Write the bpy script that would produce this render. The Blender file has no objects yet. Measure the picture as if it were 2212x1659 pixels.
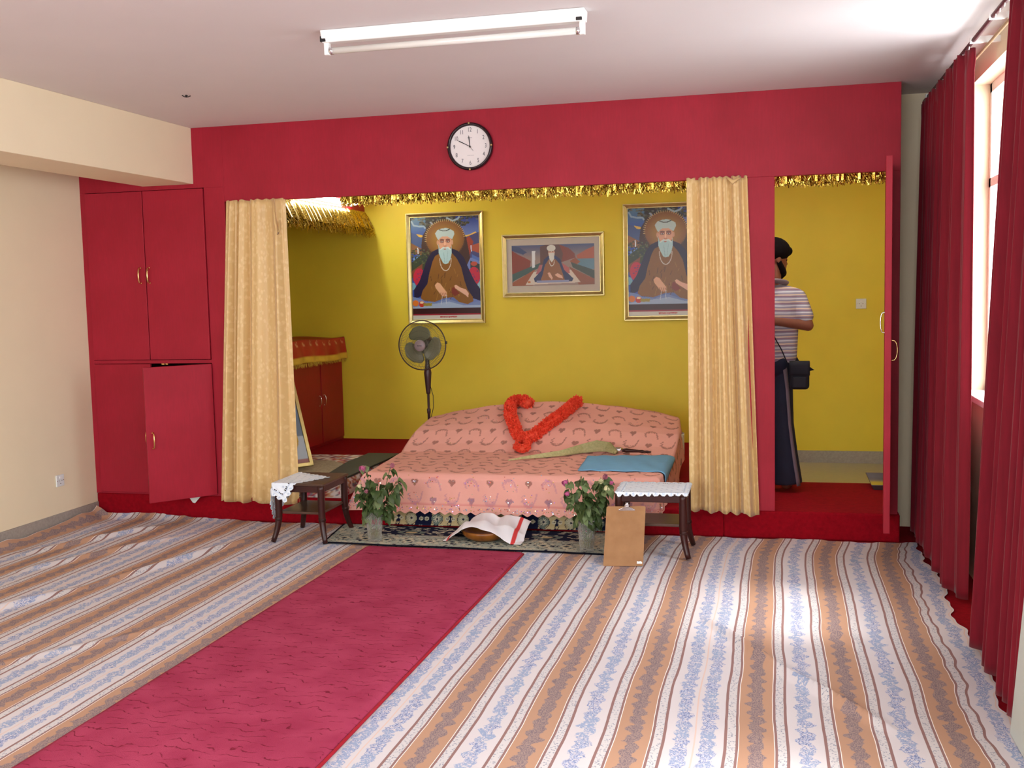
import bpy, bmesh, math, random
import numpy as np
from mathutils import Vector, Matrix, noise as mnoise

sc = bpy.context.scene
COL = sc.collection
PI = math.pi
rnd = random.Random(7)

# ------------------------------------------------------------------ camera
F_PX, CAM_D, CAM_H = 2298.8, 7.2105, 1.695
YAW, PITCH, ROLL = .245, -.0877, .0228
def _rot():
    cy, sy, cp, sp, cr, sr = math.cos(YAW), math.sin(YAW), math.cos(PITCH), math.sin(PITCH), math.cos(ROLL), math.sin(ROLL)
    return (Matrix(((cy, -sy, 0), (sy, cy, 0), (0, 0, 1))) @ Matrix(((1, 0, 0), (0, cp, -sp), (0, sp, cp)))
            @ Matrix(((cr, 0, sr), (0, 1, 0), (-sr, 0, cr))))
RM = _rot()
cam_d = bpy.data.cameras.new('camera'); cam = bpy.data.objects.new('camera', cam_d); COL.objects.link(cam)
cam_d.sensor_width = 36; cam_d.lens = F_PX / 2212 * 36; cam_d.clip_start = .05; cam_d.clip_end = 100
r_, f_, u_ = RM.col[0], RM.col[1], RM.col[2]
mw = Matrix(((r_[0], u_[0], -f_[0], 0), (r_[1], u_[1], -f_[1], -CAM_D), (r_[2], u_[2], -f_[2], CAM_H), (0, 0, 0, 1)))
cam.matrix_world = mw
sc.camera = cam

# ------------------------------------------------------------------ world, daylight, exposure
sc.view_settings.view_transform = 'Standard'; sc.view_settings.look = 'None'
sc.view_settings.gamma = 1; sc.view_settings.use_curve_mapping = False
sc.view_settings.exposure = 0.0
world = bpy.data.worlds.new('world'); sc.world = world; world.use_nodes = True
bg = world.node_tree.nodes['Background']; bg.inputs[0].default_value = (.86, .93, 1, 1); bg.inputs[1].default_value = 5.0

def area(name, loc, direction, sx, sy, power, color=(1, 1, 1), spread=PI):
    l = bpy.data.lights.new(name, 'AREA'); l.shape = 'RECTANGLE'; l.size = sx; l.size_y = sy
    l.energy = power; l.color = color; l.spread = spread
    o = bpy.data.objects.new(name, l); COL.objects.link(o); o.location = loc
    o.rotation_euler = Vector(direction).to_track_quat('-Z', 'Y').to_euler(); return o
# daylight outside the side windows; the rear lamp is added as fill
area('daylight_side_window_far', (1.75, -1.6, 2.1), (-1, 0, -.35), 2.2, 2.0, 105, (.98, .985, 1))
area('daylight_side_window_mid', (1.75, -4.6, 2.1), (-1, .1, -.25), 2.2, 2.0, 60, (.98, .985, 1))
area('rear_fill_light', (-2.2, -9.9, 2.0), (0, 1, -.05), 5.6, 1.8, 175, (.95, .975, 1))
area('daylight_side_window_near', (1.75, -7.6, 2.1), (-1, .2, -.2), 2.2, 2.0, 45, (.98, .985, 1))
sun = bpy.data.lights.new('hazy_sun', 'SUN'); sun.energy = 4.2; sun.angle = math.radians(15); sun.color = (1, .96, .9)
so = bpy.data.objects.new('hazy_sun', sun); COL.objects.link(so)
so.rotation_euler = Vector((-.70, .05, -1)).to_track_quat('-Z', 'Y').to_euler()

# ------------------------------------------------------------------ helpers
def lin(c):
    return tuple(((x / 255) / 12.92 if x / 255 <= .04045 else ((x / 255 + .055) / 1.055) ** 2.4) for x in c)
def at(px, py, Y=None, Z=None, X=None):
    r = RM @ Vector(((px - 1106) / F_PX, 1, -(py - 829.5) / F_PX)); o = Vector((0, -CAM_D, CAM_H))
    if Y is not None: t = (Y - o.y) / r.y
    elif Z is not None: t = (Z - o.z) / r.z
    else: t = (X - o.x) / r.x
    return o + r * t

WL = {}
def tag(o, label=None, cat=None, group=None, kind=None):
    if label: o['label'] = label
    if cat: o['category'] = cat
    if group: o['group'] = group
    if kind: o['kind'] = kind
    return o
def empty(name, loc, label, cat, group=None):
    o = bpy.data.objects.new(name, None); COL.objects.link(o); o.location = loc; o.empty_display_size = .1
    WL[o.name] = Vector(loc); return tag(o, label, cat, group)

class MB:
    def __init__(s): s.v = []; s.f = []; s.uv = None; s.col = None
    def add(s, v, f):
        n = len(s.v); s.v += [tuple(p) for p in v]; s.f += [tuple(i + n for i in q) for q in f]; return s
    def box(s, a, b):
        (x0, y0, z0), (x1, y1, z1) = a, b
        x0, x1 = min(x0, x1), max(x0, x1); y0, y1 = min(y0, y1), max(y0, y1); z0, z1 = min(z0, z1), max(z0, z1)
        return s.add([(x0, y0, z0), (x1, y0, z0), (x1, y1, z0), (x0, y1, z0), (x0, y0, z1), (x1, y0, z1), (x1, y1, z1), (x0, y1, z1)],
                     [(0, 3, 2, 1), (4, 5, 6, 7), (0, 1, 5, 4), (1, 2, 6, 5), (2, 3, 7, 6), (3, 0, 4, 7)])
    def hexa(s, p):   # eight corners, bottom ring then top ring
        return s.add(p, [(0, 3, 2, 1), (4, 5, 6, 7), (0, 1, 5, 4), (1, 2, 6, 5), (2, 3, 7, 6), (3, 0, 4, 7)])
    def tube(s, pts, rad, n=8, caps=True, flat=None):
        pts = [Vector(p) for p in pts]; rs = rad if isinstance(rad, (list, tuple)) else [rad] * len(pts)
        up = Vector((0, 0, 1)); prev = None; v = []
        for i, p in enumerate(pts):
            t = (pts[min(i + 1, len(pts) - 1)] - pts[max(i - 1, 0)]).normalized()
            if prev is None:
                a = t.cross(up if abs(t.z) < .9 else Vector((1, 0, 0))).normalized()
            else:
                a = (prev - t * prev.dot(t)).normalized()
            prev = a; b = t.cross(a)
            for k in range(n):
                an = 2 * PI * k / n; v.append(p + (a * math.cos(an) + b * math.sin(an) * (flat or 1)) * rs[i])
        f = [(i * n + k, i * n + (k + 1) % n, (i + 1) * n + (k + 1) % n, (i + 1) * n + k) for i in range(len(pts) - 1) for k in range(n)]
        if caps: f += [tuple(range(n - 1, -1, -1)), tuple((len(pts) - 1) * n + k for k in range(n))]
        return s.add(v, f)
    def lathe(s, prof, c=(0, 0, 0), n=24, axis='z', flute=0, nf=0):
        v = []; c = Vector(c)
        for r, h in prof:
            for k in range(n):
                a = 2 * PI * k / n; rr = r * (1 + flute * math.cos(nf * a)) if nf else r
                p = (rr * math.cos(a), rr * math.sin(a), h)
                if axis == 'y': p = (rr * math.cos(a), h, rr * math.sin(a))
                v.append(c + Vector(p))
        f = [(i * n + k, i * n + (k + 1) % n, (i + 1) * n + (k + 1) % n, (i + 1) * n + k) for i in range(len(prof) - 1) for k in range(n)]
        if prof[0][0] > 1e-4: f.append(tuple(range(n - 1, -1, -1)))
        if prof[-1][0] > 1e-4: f.append(tuple((len(prof) - 1) * n + k for k in range(n)))
        return s.add(v, f)
    def ball(s, c, r, n=12, m=8, sc=(1, 1, 1), R=None):
        v = []; c = Vector(c)
        for i in range(m + 1):
            th = PI * i / m
            for k in range(n):
                a = 2 * PI * k / n
                p = Vector((math.sin(th) * math.cos(a) * sc[0] * r, math.sin(th) * math.sin(a) * sc[1] * r, math.cos(th) * sc[2] * r))
                if R: p = R @ p
                v.append(c + p)
        f = [(i * n + k, (i + 1) * n + k, (i + 1) * n + (k + 1) % n, i * n + (k + 1) % n) for i in range(m) for k in range(n)]
        return s.add(v, f)
    def prism(s, poly, z0, z1):
        n = len(poly)
        return s.add([(x, y, z0) for x, y in poly] + [(x, y, z1) for x, y in poly],
                     [tuple(range(n - 1, -1, -1)), tuple(range(n, 2 * n))] + [(i, (i + 1) % n, n + (i + 1) % n, n + i) for i in range(n)])
    def build(s, name, mat, parent=None, smooth=False, bevel=0, solid=0, org=None, subd=0, seg=2, weld=False):
        me = bpy.data.meshes.new(name)
        V = np.array([tuple(p) for p in s.v], dtype=float)
        mn, mx = V.min(0), V.max(0)
        o3 = Vector(org) if org is not None else Vector(((mn[0] + mx[0]) / 2, (mn[1] + mx[1]) / 2, mn[2]))
        V = V - np.array(o3)
        me.from_pydata(V.tolist(), [], s.f)
        if weld or subd:
            bm = bmesh.new(); bm.from_mesh(me); bmesh.ops.remove_doubles(bm, verts=bm.verts, dist=1e-5)
            bmesh.ops.recalc_face_normals(bm, faces=bm.faces); bm.to_mesh(me); bm.free()
        if s.uv is not None:
            ul = me.uv_layers.new(name='UVMap'); li = np.zeros(len(me.loops), dtype=np.int32)
            me.loops.foreach_get('vertex_index', li); ul.data.foreach_set('uv', np.asarray(s.uv, dtype=np.float32)[li].ravel())
        if s.col is not None:
            ca = me.color_attributes.new(name='Col', type='FLOAT_COLOR', domain='POINT')
            c = np.ones((len(me.vertices), 4), dtype=np.float32); c[:, :3] = np.asarray(s.col, dtype=np.float32).reshape(-1, 3); ca.data.foreach_set('color', c.ravel())
        if smooth: me.polygons.foreach_set('use_smooth', [True] * len(me.polygons))
        me.update()
        o = bpy.data.objects.new(name, me); COL.objects.link(o); WL[o.name] = o3.copy()
        if mat: me.materials.append(mat)
        if parent: o.parent = parent; o.location = o3 - WL[parent.name]
        else: o.location = o3
        if subd: m_ = o.modifiers.new('subdivision', 'SUBSURF'); m_.levels = subd; m_.render_levels = subd
        if solid: m_ = o.modifiers.new('solid', 'SOLIDIFY'); m_.thickness = solid; m_.offset = 0
        if bevel: m_ = o.modifiers.new('bevel', 'BEVEL'); m_.width = bevel; m_.segments = seg; m_.limit_method = 'ANGLE'
        return o

def grid(nu, nv, fn):
    m = MB(); m.v = [tuple(fn(i / (nu - 1), j / (nv - 1))) for j in range(nv) for i in range(nu)]
    m.f = [(j * nu + i, j * nu + i + 1, (j + 1) * nu + i + 1, (j + 1) * nu + i) for j in range(nv - 1) for i in range(nu - 1)]
    return m
def npgrid(P):   # P: (nv,nu,3) array
    nv, nu, _ = P.shape; m = MB(); m.v = P.reshape(-1, 3).tolist()
    m.f = [(j * nu + i, j * nu + i + 1, (j + 1) * nu + i + 1, (j + 1) * nu + i) for j in range(nv - 1) for i in range(nu - 1)]
    return m
def remesh(o, vox, smooth=4):
    m_ = o.modifiers.new('remesh', 'REMESH'); m_.mode = 'VOXEL'; m_.voxel_size = vox; m_.use_smooth_shade = True
    m2 = o.modifiers.new('smooth', 'SMOOTH'); m2.iterations = smooth; m2.factor = .5

def copy_tree(o, parent=None):
    c = o.copy(); COL.objects.link(c); c.parent = parent
    for ch in list(o.children): copy_tree(ch, c)
    return c

# ------------------------------------------------------------------ node materials
class NT:
    def __init__(s, name):
        s.m = bpy.data.materials.new(name); s.m.use_nodes = True; s.t = s.m.node_tree
        s.bsdf = s.t.nodes['Principled BSDF']; s.out = s.t.nodes['Material Output']
    def n(s, typ, **kw):
        nd = s.t.nodes.new(typ)
        for k, v in kw.items():
            if k.startswith('i_'):
                key = k[2:]; key = int(key) if key.isdigit() else key.replace('_', ' ')
                s.set(nd.inputs[key], v)
            else: setattr(nd, k, v)
        return nd
    def set(s, inp, v):
        if hasattr(v, 'links') or hasattr(v, 'is_linked'): s.t.links.new(v, inp)
        elif isinstance(v, bpy.types.Node): s.t.links.new(v.outputs[0], inp)
        else:
            if isinstance(v, tuple) and len(v) == 3 and len(getattr(inp, 'default_value', (0,) * 3)) == 4: v = v + (1,)
            inp.default_value = v
    def math(s, op, a, b=0.0, c=0.0):
        nd = s.t.nodes.new('ShaderNodeMath'); nd.operation = op
        for i, x in enumerate((a, b, c)): s.set(nd.inputs[i], x)
        return nd.outputs[0]
    def mix(s, fac, a, b, mode='MIX'):
        nd = s.t.nodes.new('ShaderNodeMix'); nd.data_type = 'RGBA'; nd.blend_type = mode
        s.set(nd.inputs[0], fac); s.set(nd.inputs[6], a); s.set(nd.inputs[7], b); return nd.outputs[2]
    def noise(s, scale, detail=3, vec=None, rough=.5, dist=0):
        nd = s.t.nodes.new('ShaderNodeTexNoise'); nd.inputs['Scale'].default_value = scale; nd.inputs['Detail'].default_value = detail
        nd.inputs['Roughness'].default_value = rough; nd.inputs['Distortion'].default_value = dist
        if vec is not None: s.t.links.new(vec, nd.inputs['Vector'])
        return nd.outputs[0]
    def voro(s, scale, feature='F1', vec=None):
        nd = s.t.nodes.new('ShaderNodeTexVoronoi'); nd.feature = feature; nd.inputs['Scale'].default_value = scale
        if vec is not None: s.t.links.new(vec, nd.inputs['Vector'])
        return nd
    def coord(s, kind='Object', scale=None):
        tc = s.t.nodes.new('ShaderNodeTexCoord'); o = tc.outputs[kind]
        if scale:
            mp = s.t.nodes.new('ShaderNodeMapping'); mp.inputs['Scale'].default_value = scale; s.t.links.new(o, mp.inputs[0]); o = mp.outputs[0]
        return o
    def step(s, x, a, b):
        nd = s.t.nodes.new('ShaderNodeMapRange'); s.set(nd.inputs[0], x); nd.inputs[1].default_value = a; nd.inputs[2].default_value = b; return nd.outputs[0]
    def bump(s, h, strength=.2, dist=.01):
        nd = s.t.nodes.new('ShaderNodeBump'); nd.inputs['Strength'].default_value = strength; nd.inputs['Distance'].default_value = dist
        s.set(nd.inputs['Height'], h); s.t.links.new(nd.outputs[0], s.bsdf.inputs['Normal'])
    def base(s, c, rough=.6, metal=0, spec=.5):
        s.set(s.bsdf.inputs['Base Color'], c if not isinstance(c, tuple) else tuple(c) + (1,) if len(c) == 3 else c)
        s.bsdf.inputs['Roughness'].default_value = rough; s.bsdf.inputs['Metallic'].default_value = metal
        s.bsdf.inputs['Specular IOR Level'].default_value = spec; return s

def mat(name, rgb, rough=.6, var=.08, vscale=6, bump=0, bscale=80, metal=0, spec=.4, stretch=None, rgb2=None, transl=0, attr=False, sheen=0):
    t = NT(name); vec = t.coord('Object', stretch)
    n1 = t.noise(vscale, 4, vec)
    if attr:
        a = t.n('ShaderNodeAttribute', attribute_name='Col'); base = a.outputs[0]
        c = t.mix(t.step(n1, .3, .7), base, t.mix(1.0, base, (1 - var, 1 - var, 1 - var, 1), 'MULTIPLY'))
    else:
        c1 = lin(rgb); c2 = lin(rgb2) if rgb2 else tuple(x * (1 - var * 2) for x in c1)
        c = t.mix(t.step(n1, .3, .7), c1 + (1,), c2 + (1,))
    t.base(c, rough, metal, spec)
    if bump: t.bump(t.noise(bscale, 3, vec), bump, .004)
    if sheen: t.bsdf.inputs['Sheen Weight'].default_value = sheen
    if transl:
        tr = t.n('ShaderNodeBsdfTranslucent'); t.set(tr.inputs[0], c); mx = t.n('ShaderNodeMixShader')
        mx.inputs[0].default_value = transl; t.t.links.new(t.bsdf.outputs[0], mx.inputs[1]); t.t.links.new(tr.outputs[0], mx.inputs[2])
        t.t.links.new(mx.outputs[0], t.out.inputs[0])
    return t.m
def emis(name, rgb, strength):
    t = NT(name); t.base(lin(rgb), .5); t.bsdf.inputs['Emission Color'].default_value = lin(rgb) + (1,); t.bsdf.inputs['Emission Strength'].default_value = strength; return t.m
def glass(name, rgb=(255, 255, 255), ior=1.3, rough=0.0):
    t = NT(name); t.base(lin(rgb), rough); t.bsdf.inputs['Transmission Weight'].default_value = 1; t.bsdf.inputs['IOR'].default_value = ior; return t.m

M = {}
# painted board: mottled brush strokes
def paint_mat(name, c1, c2, rough, sc1=2.2, sc2=90):
    t = NT(name); v = t.coord('Object'); vs = t.coord('Object', (1, 1, .12))
    a = t.step(t.noise(sc1, 5, v, .6), .3, .7); b = t.step(t.noise(sc2, 3, vs), .3, .7)
    c = t.mix(a, lin(c1) + (1,), lin(c2) + (1,)); c = t.mix(t.math('MULTIPLY', b, .28), c, lin(tuple(x * .78 for x in c1)) + (1,))
    t.base(c, rough, 0, .22); t.bump(t.noise(sc2 * 1.5, 4, vs), .12, .003); return t.m
M['red'] = paint_mat('red_gloss_paint', (172, 34, 54), (154, 26, 42), .5)
M['red_dark'] = paint_mat('red_cupboard_paint', (160, 18, 34), (138, 12, 24), .4)
M['yellow'] = mat('yellow_wall_paint', (236, 212, 60), .55, .03, 3, .06, 60)
M['cream'] = mat('cream_wall_paint', (242, 227, 194), .7, .015, 3, .05, 50)
M['ceil'] = mat('white_ceiling_paint', (228, 222, 221), .8, .015, 2, .04, 40)
M['tile'] = mat('speckled_tile', (186, 180, 150), .3, .06, 30)
M['skirt'] = mat('grey_speckled_skirting', (170, 162, 152), .35, .1, 60)
M['carpet'] = mat('red_carpet', (150, 10, 26), .95, .12, 40, .5, 260, spec=.1)
M['white'] = mat('white_enamel', (240, 240, 238), .35, .01)
M['plastic'] = mat('white_plastic', (228, 232, 230), .35, .01)
M['black'] = mat('black_plastic', (28, 22, 22), .4, .05)
M['gold'] = mat('gilt_metal', (206, 188, 128), .34, .08, 20, metal=.85)
M['brass'] = mat('brass_handle', (230, 196, 130), .25, .03, metal=1)
M['chrome'] = mat('chrome', (225, 225, 228), .15, .02, metal=1)
M['wood'] = mat('dark_mahogany', (64, 23, 18), .32, .2, 8, .05, 120, stretch=(1, 1, .15), rgb2=(38, 14, 12))
M['woodtop'] = mat('worn_brown_table_top', (86, 62, 50), .3, .12, 8, stretch=(1, .2, 1))
M['hard'] = mat('brown_hardboard', (162, 118, 74), .45, .06, 14, .05, 200, rgb2=(148, 104, 62))
M['redcurt'] = mat('crimson_curtain_cloth', (138, 13, 36), .7, .1, 50, .12, 400, spec=.25, stretch=(1, 1, .05), transl=.22, sheen=.2)
M['teal'] = mat('blue_cloth', (116, 172, 212), .8, .04, 14, .1, 300)
M['dgreen'] = mat('dark_green_mat', (38, 52, 48), .5, .1, 10, .1, 100)
M['beige'] = mat('beige_mottled_cloth', (176, 160, 132), .85, .18, 60, .1, 200)
M['skin'] = mat('brown_skin', (122, 70, 52), .5, .06, 20)
M['stem'] = mat('green_stem', (84, 104, 48), .55, .1, 30)
M['leaf'] = mat('rose_leaf', (84, 106, 56), .5, .3, 14, .2, 120, rgb2=(56, 72, 40), transl=.15)
M['leaf2'] = mat('pale_leaf_underside', (128, 142, 96), .6, .2, 14, rgb2=(98, 120, 72), transl=.15)
def thin_clear(name, tint, body, fac, rough):
    t = NT(name); tr = t.n('ShaderNodeBsdfTransparent'); tr.inputs[0].default_value = lin(tint) + (1,); t.base(lin(body), rough, 0, .8)
    fr = t.n('ShaderNodeLayerWeight'); fr.inputs[0].default_value = .35; f2 = t.math('ADD', t.math('MULTIPLY', fr.outputs[1], .55), fac)
    mx = t.n('ShaderNodeMixShader'); t.set(mx.inputs[0], f2); t.t.links.new(tr.outputs[0], mx.inputs[1]); t.t.links.new(t.bsdf.outputs[0], mx.inputs[2]); t.t.links.new(mx.outputs[0], t.out.inputs[0]); return t.m
M['vaseglass'] = thin_clear('ribbed_glass', (250, 252, 250), (214, 212, 208), .08, .12)
M['water'] = thin_clear('cloudy_water', (226, 214, 150), (150, 140, 60), .16, .1)
def clear_pane():
    t = NT('window_glass'); tr = t.n('ShaderNodeBsdfTransparent'); gl_ = t.n('ShaderNodeBsdfGlossy'); gl_.inputs['Roughness'].default_value = .02
    mx = t.n('ShaderNodeMixShader'); mx.inputs[0].default_value = .06; t.t.links.new(tr.outputs[0], mx.inputs[1]); t.t.links.new(gl_.outputs[0], mx.inputs[2]); t.t.links.new(mx.outputs[0], t.out.inputs[0]); return t.m
M['pane'] = clear_pane()
M['attr'] = mat('woven_pattern_cloth', (255, 255, 255), .85, .06, 60, .15, 300, spec=.15, attr=True)
M['print'] = mat('printed_picture', (255, 255, 255), .35, .02, 10, attr=True)
M['sequin'] = mat('sequins', (255, 255, 255), .12, .02, 10, attr=True, metal=.6)
M['lamp'] = emis('fluorescent_tube_lit', (250, 255, 240), 75)
M['tube'] = mat('unlit_tube_glass', (226, 224, 218), .12, .02, spec=.8)

def satin():
    t = NT('gold_brocade_satin'); v = t.coord('UV')
    mp = t.n('ShaderNodeMapping'); mp.inputs['Scale'].default_value = (1, 1, 1); t.t.links.new(v, mp.inputs[0])
    vo = t.voro(24, 'F1', mp.outputs[0]); n = t.noise(60, 3, mp.outputs[0]); k = t.math('ADD', vo.outputs[0], t.math('MULTIPLY', n, .6))
    p = t.step(k, .55, .75)
    c = t.mix(p, lin((242, 210, 150)) + (1,), lin((232, 196, 132)) + (1,))
    t.base(c, .42, 0, .55); t.bump(p, .25, .002); t.bsdf.inputs['Sheen Weight'].default_value = .3
    t.bsdf.inputs['Roughness'].default_value = .42
    tr = t.n('ShaderNodeBsdfTranslucent'); t.set(tr.inputs[0], c); mx = t.n('ShaderNodeMixShader'); mx.inputs[0].default_value = .15
    t.t.links.new(t.bsdf.outputs[0], mx.inputs[1]); t.t.links.new(tr.outputs[0], mx.inputs[2]); t.t.links.new(mx.outputs[0], t.out.inputs[0])
    return t.m
M['satin'] = satin()

def tinsel():
    t = NT('gold_tinsel'); v = t.coord('Object'); n = t.noise(90, 2, v)
    c = t.mix(t.step(n, .35, .65), lin((236, 206, 96)) + (1,), lin((120, 92, 30)) + (1,)); t.base(c, .22, 1); return t.m
M['tinsel'] = tinsel()

def stripe_sheet(name, seam):
    """striped bedsheet: u is metres across the stripes, v metres along them"""
    t = NT(name); uv = t.coord('UV'); sep = t.n('ShaderNodeSeparateXYZ'); t.t.links.new(uv, sep.inputs[0])
    u, v = sep.outputs[0], sep.outputs[1]
    W = 1.185; P = .365
    wig = t.math('MULTIPLY', t.math('SUBTRACT', t.noise(3, 2, uv), .5), .012)
    uu = t.math('ADD', u, wig)
    tt = t.math('FLOORED_MODULO', t.math('SUBTRACT', uu, seam), W)
    flat = t.math('ADD', t.math('LESS_THAN', tt, .045), t.math('GREATER_THAN', tt, W - .045))
    s = t.math('FLOORED_MODULO', t.math('SUBTRACT', tt, .045), P)
    d = t.math('ABSOLUTE', t.math('SUBTRACT', s, P / 2))        # 0 at tan centre, P/2 at white centre
    # fills
    tan_ = t.math('LESS_THAN', d, .064); tan_ = t.math('MULTIPLY', tan_, t.math('SUBTRACT', 1, flat))
    line = t.math('MULTIPLY', t.math('LESS_THAN', t.math('ABSOLUTE', t.math('SUBTRACT', d, .0715)), .0048), t.math('SUBTRACT', 1, flat))
    line2 = t.math('MULTIPLY', t.math('LESS_THAN', t.math('ABSOLUTE', t.math('SUBTRACT', d, .1135)), .0055), t.math('SUBTRACT', 1, flat))
    thin = t.math('MULTIPLY', t.math('LESS_THAN', t.math('ABSOLUTE', t.math('SUBTRACT', d, .0652)), .0016), t.math('SUBTRACT', 1, flat))
    band = t.math('MULTIPLY', t.math('MULTIPLY', t.math('GREATER_THAN', d, .075), t.math('LESS_THAN', d, .109)), t.math('SUBTRACT', 1, flat))
    white = lin((216, 210, 212)) + (1,); c = t.mix(tan_, white, lin((190, 150, 124)) + (1,))
    # little sprigs in the narrow bands
    spr = t.math('LESS_THAN', t.voro(95, 'F1', uv).outputs[0], .36); spr = t.math('MULTIPLY', spr, t.math('GREATER_THAN', t.noise(210, 2, uv), .47))
    c = t.mix(band, c, lin((212, 208, 208)) + (1,))
    c = t.mix(t.math('MULTIPLY', band, t.math('MULTIPLY', spr, .8)), c, lin((120, 128, 150)) + (1,))
    c = t.mix(thin, c, lin((246, 238, 232)) + (1,))
    c = t.mix(t.math('MAXIMUM', line, line2), c, lin((150, 116, 112)) + (1,))
    # scrolling floral vine: distance from the two vine centre lines
    dw = t.math('SUBTRACT', P / 2, d)                            # distance from white centre
    sway = t.math('MULTIPLY', t.math('SINE', t.math('MULTIPLY', v, 2 * PI / .11)), .008)
    def vine(dist, half):
        n1 = t.noise(24, 2, uv, .5, .15); edge = t.math('ADD', half, t.math('MULTIPLY', t.math('SUBTRACT', n1, .5), .055))
        lob = t.math('MULTIPLY', t.math('ABSOLUTE', t.math('SINE', t.math('MULTIPLY', v, PI / .085))), .010)
        return t.step(t.math('SUBTRACT', t.math('ADD', edge, lob), dist), 0, .004)
    # signed offset for sway
    sg = t.math('SUBTRACT', s, P / 2)
    dt = t.math('ABSOLUTE', t.math('ADD', sg, sway))
    sw2 = t.math('FLOORED_MODULO', t.math('ADD', s, P / 2), P); dww = t.math('ABSOLUTE', t.math('ADD', t.math('SUBTRACT', sw2, P / 2), sway))
    # beside the seam the vine keeps its own distance from the seam line
    tc = t.math('MINIMUM', tt, t.math('SUBTRACT', W, tt)); seamv = t.math('ABSOLUTE', t.math('SUBTRACT', tc, .048))
    isseam = t.math('LESS_THAN', tc, .11)
    dww = t.math('ADD', t.math('MULTIPLY', isseam, t.math('ADD', seamv, t.math('MULTIPLY', sway, .4))), t.math('MULTIPLY', t.math('SUBTRACT', 1, isseam), dww))
    petals = t.n('ShaderNodeTexWave'); petals.wave_type = 'BANDS'; petals.inputs['Scale'].default_value = 26; petals.inputs['Distortion'].default_value = 14
    petals.inputs['Detail'].default_value = 2; petals.inputs['Detail Scale'].default_value = 2.4; t.t.links.new(uv, petals.inputs[0])
    pe = t.step(petals.outputs[1], .25, .6)
    blue = t.mix(pe, lin((108, 124, 174)) + (1,), lin((184, 192, 216)) + (1,)); blue = t.mix(t.step(t.noise(5, 2, uv), .4, .6), blue, lin((150, 168, 200)) + (1,))
    brn = t.mix(pe, lin((118, 108, 120)) + (1,), lin((160, 140, 136)) + (1,))
    vw = t.math('MULTIPLY', vine(dww, .022), t.math('SUBTRACT', 1, tan_)); vw = t.math('MULTIPLY', vw, t.math('GREATER_THAN', t.math('ADD', d, flat), .12))
    vt = t.math('MULTIPLY', vine(dt, .022), tan_)
    holes = t.math('GREATER_THAN', t.noise(70, 2, uv, .5, 1.5), .44)
    c = t.mix(t.math('MULTIPLY', t.math('MULTIPLY', vw, holes), .92), c, blue)
    c = t.mix(t.math('MULTIPLY', vt, .85), c, brn)
    sm = t.math('LESS_THAN', tc, .003); c = t.mix(t.math('MULTIPLY', sm, .6), c, lin((226, 190, 168)) + (1,))
    t.base(c, .85, 0, .2); t.bump(t.noise(420, 2, uv), .12, .002)
    return t.m
M['sheetR'] = stripe_sheet('striped_floral_sheet_right', -.311)
M['sheetL'] = stripe_sheet('striped_floral_sheet_left', -2.95)

def runner_mat():
    t = NT('rose_red_runner_pile'); v = t.coord('Object'); vs = t.coord('Object', (1, 5, 1))
    a = t.step(t.noise(5, 4, v), .35, .65); c = t.mix(a, lin((178, 68, 98)) + (1,), lin((162, 54, 84)) + (1,))
    w = t.n('ShaderNodeTexWave'); w.bands_direction = 'Y'; w.inputs['Scale'].default_value = 5.5; w.inputs['Distortion'].default_value = 10; w.inputs['Detail'].default_value = 3
    w.inputs['Detail Scale'].default_value = 1.6; t.t.links.new(v, w.inputs[0])
    ln = t.math('MULTIPLY', t.step(w.outputs[1], .96, .995), t.step(t.noise(9, 2, vs), .44, .54))
    c = t.mix(t.math('MULTIPLY', ln, .8), c, lin((110, 20, 40)) + (1,))
    t.base(c, .95, 0, .1); t.bump(t.math('SUBTRACT', t.noise(220, 3, v), t.math('MULTIPLY', ln, .8)), .5, .006); return t.m
M['runner'] = runner_mat()

def shirt_mat():
    t = NT('striped_knit_shirt'); v = t.coord('Object'); sep = t.n('ShaderNodeSeparateXYZ'); t.t.links.new(v, sep.inputs[0])
    z = t.math('ADD', sep.outputs[2], t.math('MULTIPLY', t.noise(6, 2, v), .012))
    m_ = t.math('FLOORED_MODULO', t.math('MULTIPLY', z, .72), .036)
    c = t.mix(t.math('LESS_THAN', m_, .006), lin((140, 134, 152)) + (1,), lin((206, 180, 160)) + (1,))
    c = t.mix(t.math('MULTIPLY', t.math('GREATER_THAN', m_, .016), t.math('LESS_THAN', m_, .022)), c, lin((196, 196, 204)) + (1,))
    c = t.mix(t.math('MULTIPLY', t.math('GREATER_THAN', m_, .028), t.math('LESS_THAN', m_, .033)), c, lin((134, 104, 122)) + (1,))
    t.base(c, .85, 0, .2); return t.m
M['shirt'] = shirt_mat(); M['eye'] = mat('dark_eye', (46, 30, 26), .2)
M['navy'] = mat('navy_trousers', (24, 27, 52), .8, .12, 10, .1, 200)
M['grey'] = mat('grey_stripe_cloth', (120, 104, 118), .8, .08)
M['hairblack'] = mat('black_head_cloth', (16, 10, 13), .9, .1, 30, .2, 100, spec=.1)
M['bag'] = mat('dark_navy_nylon', (15, 14, 30), .75, .15, 14, .1, 150)
M['darkred'] = mat('inner_dark', (60, 12, 16), .8)
M['pinkframe'] = mat('silver_mount', (196, 188, 176), .6, .03)

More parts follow.
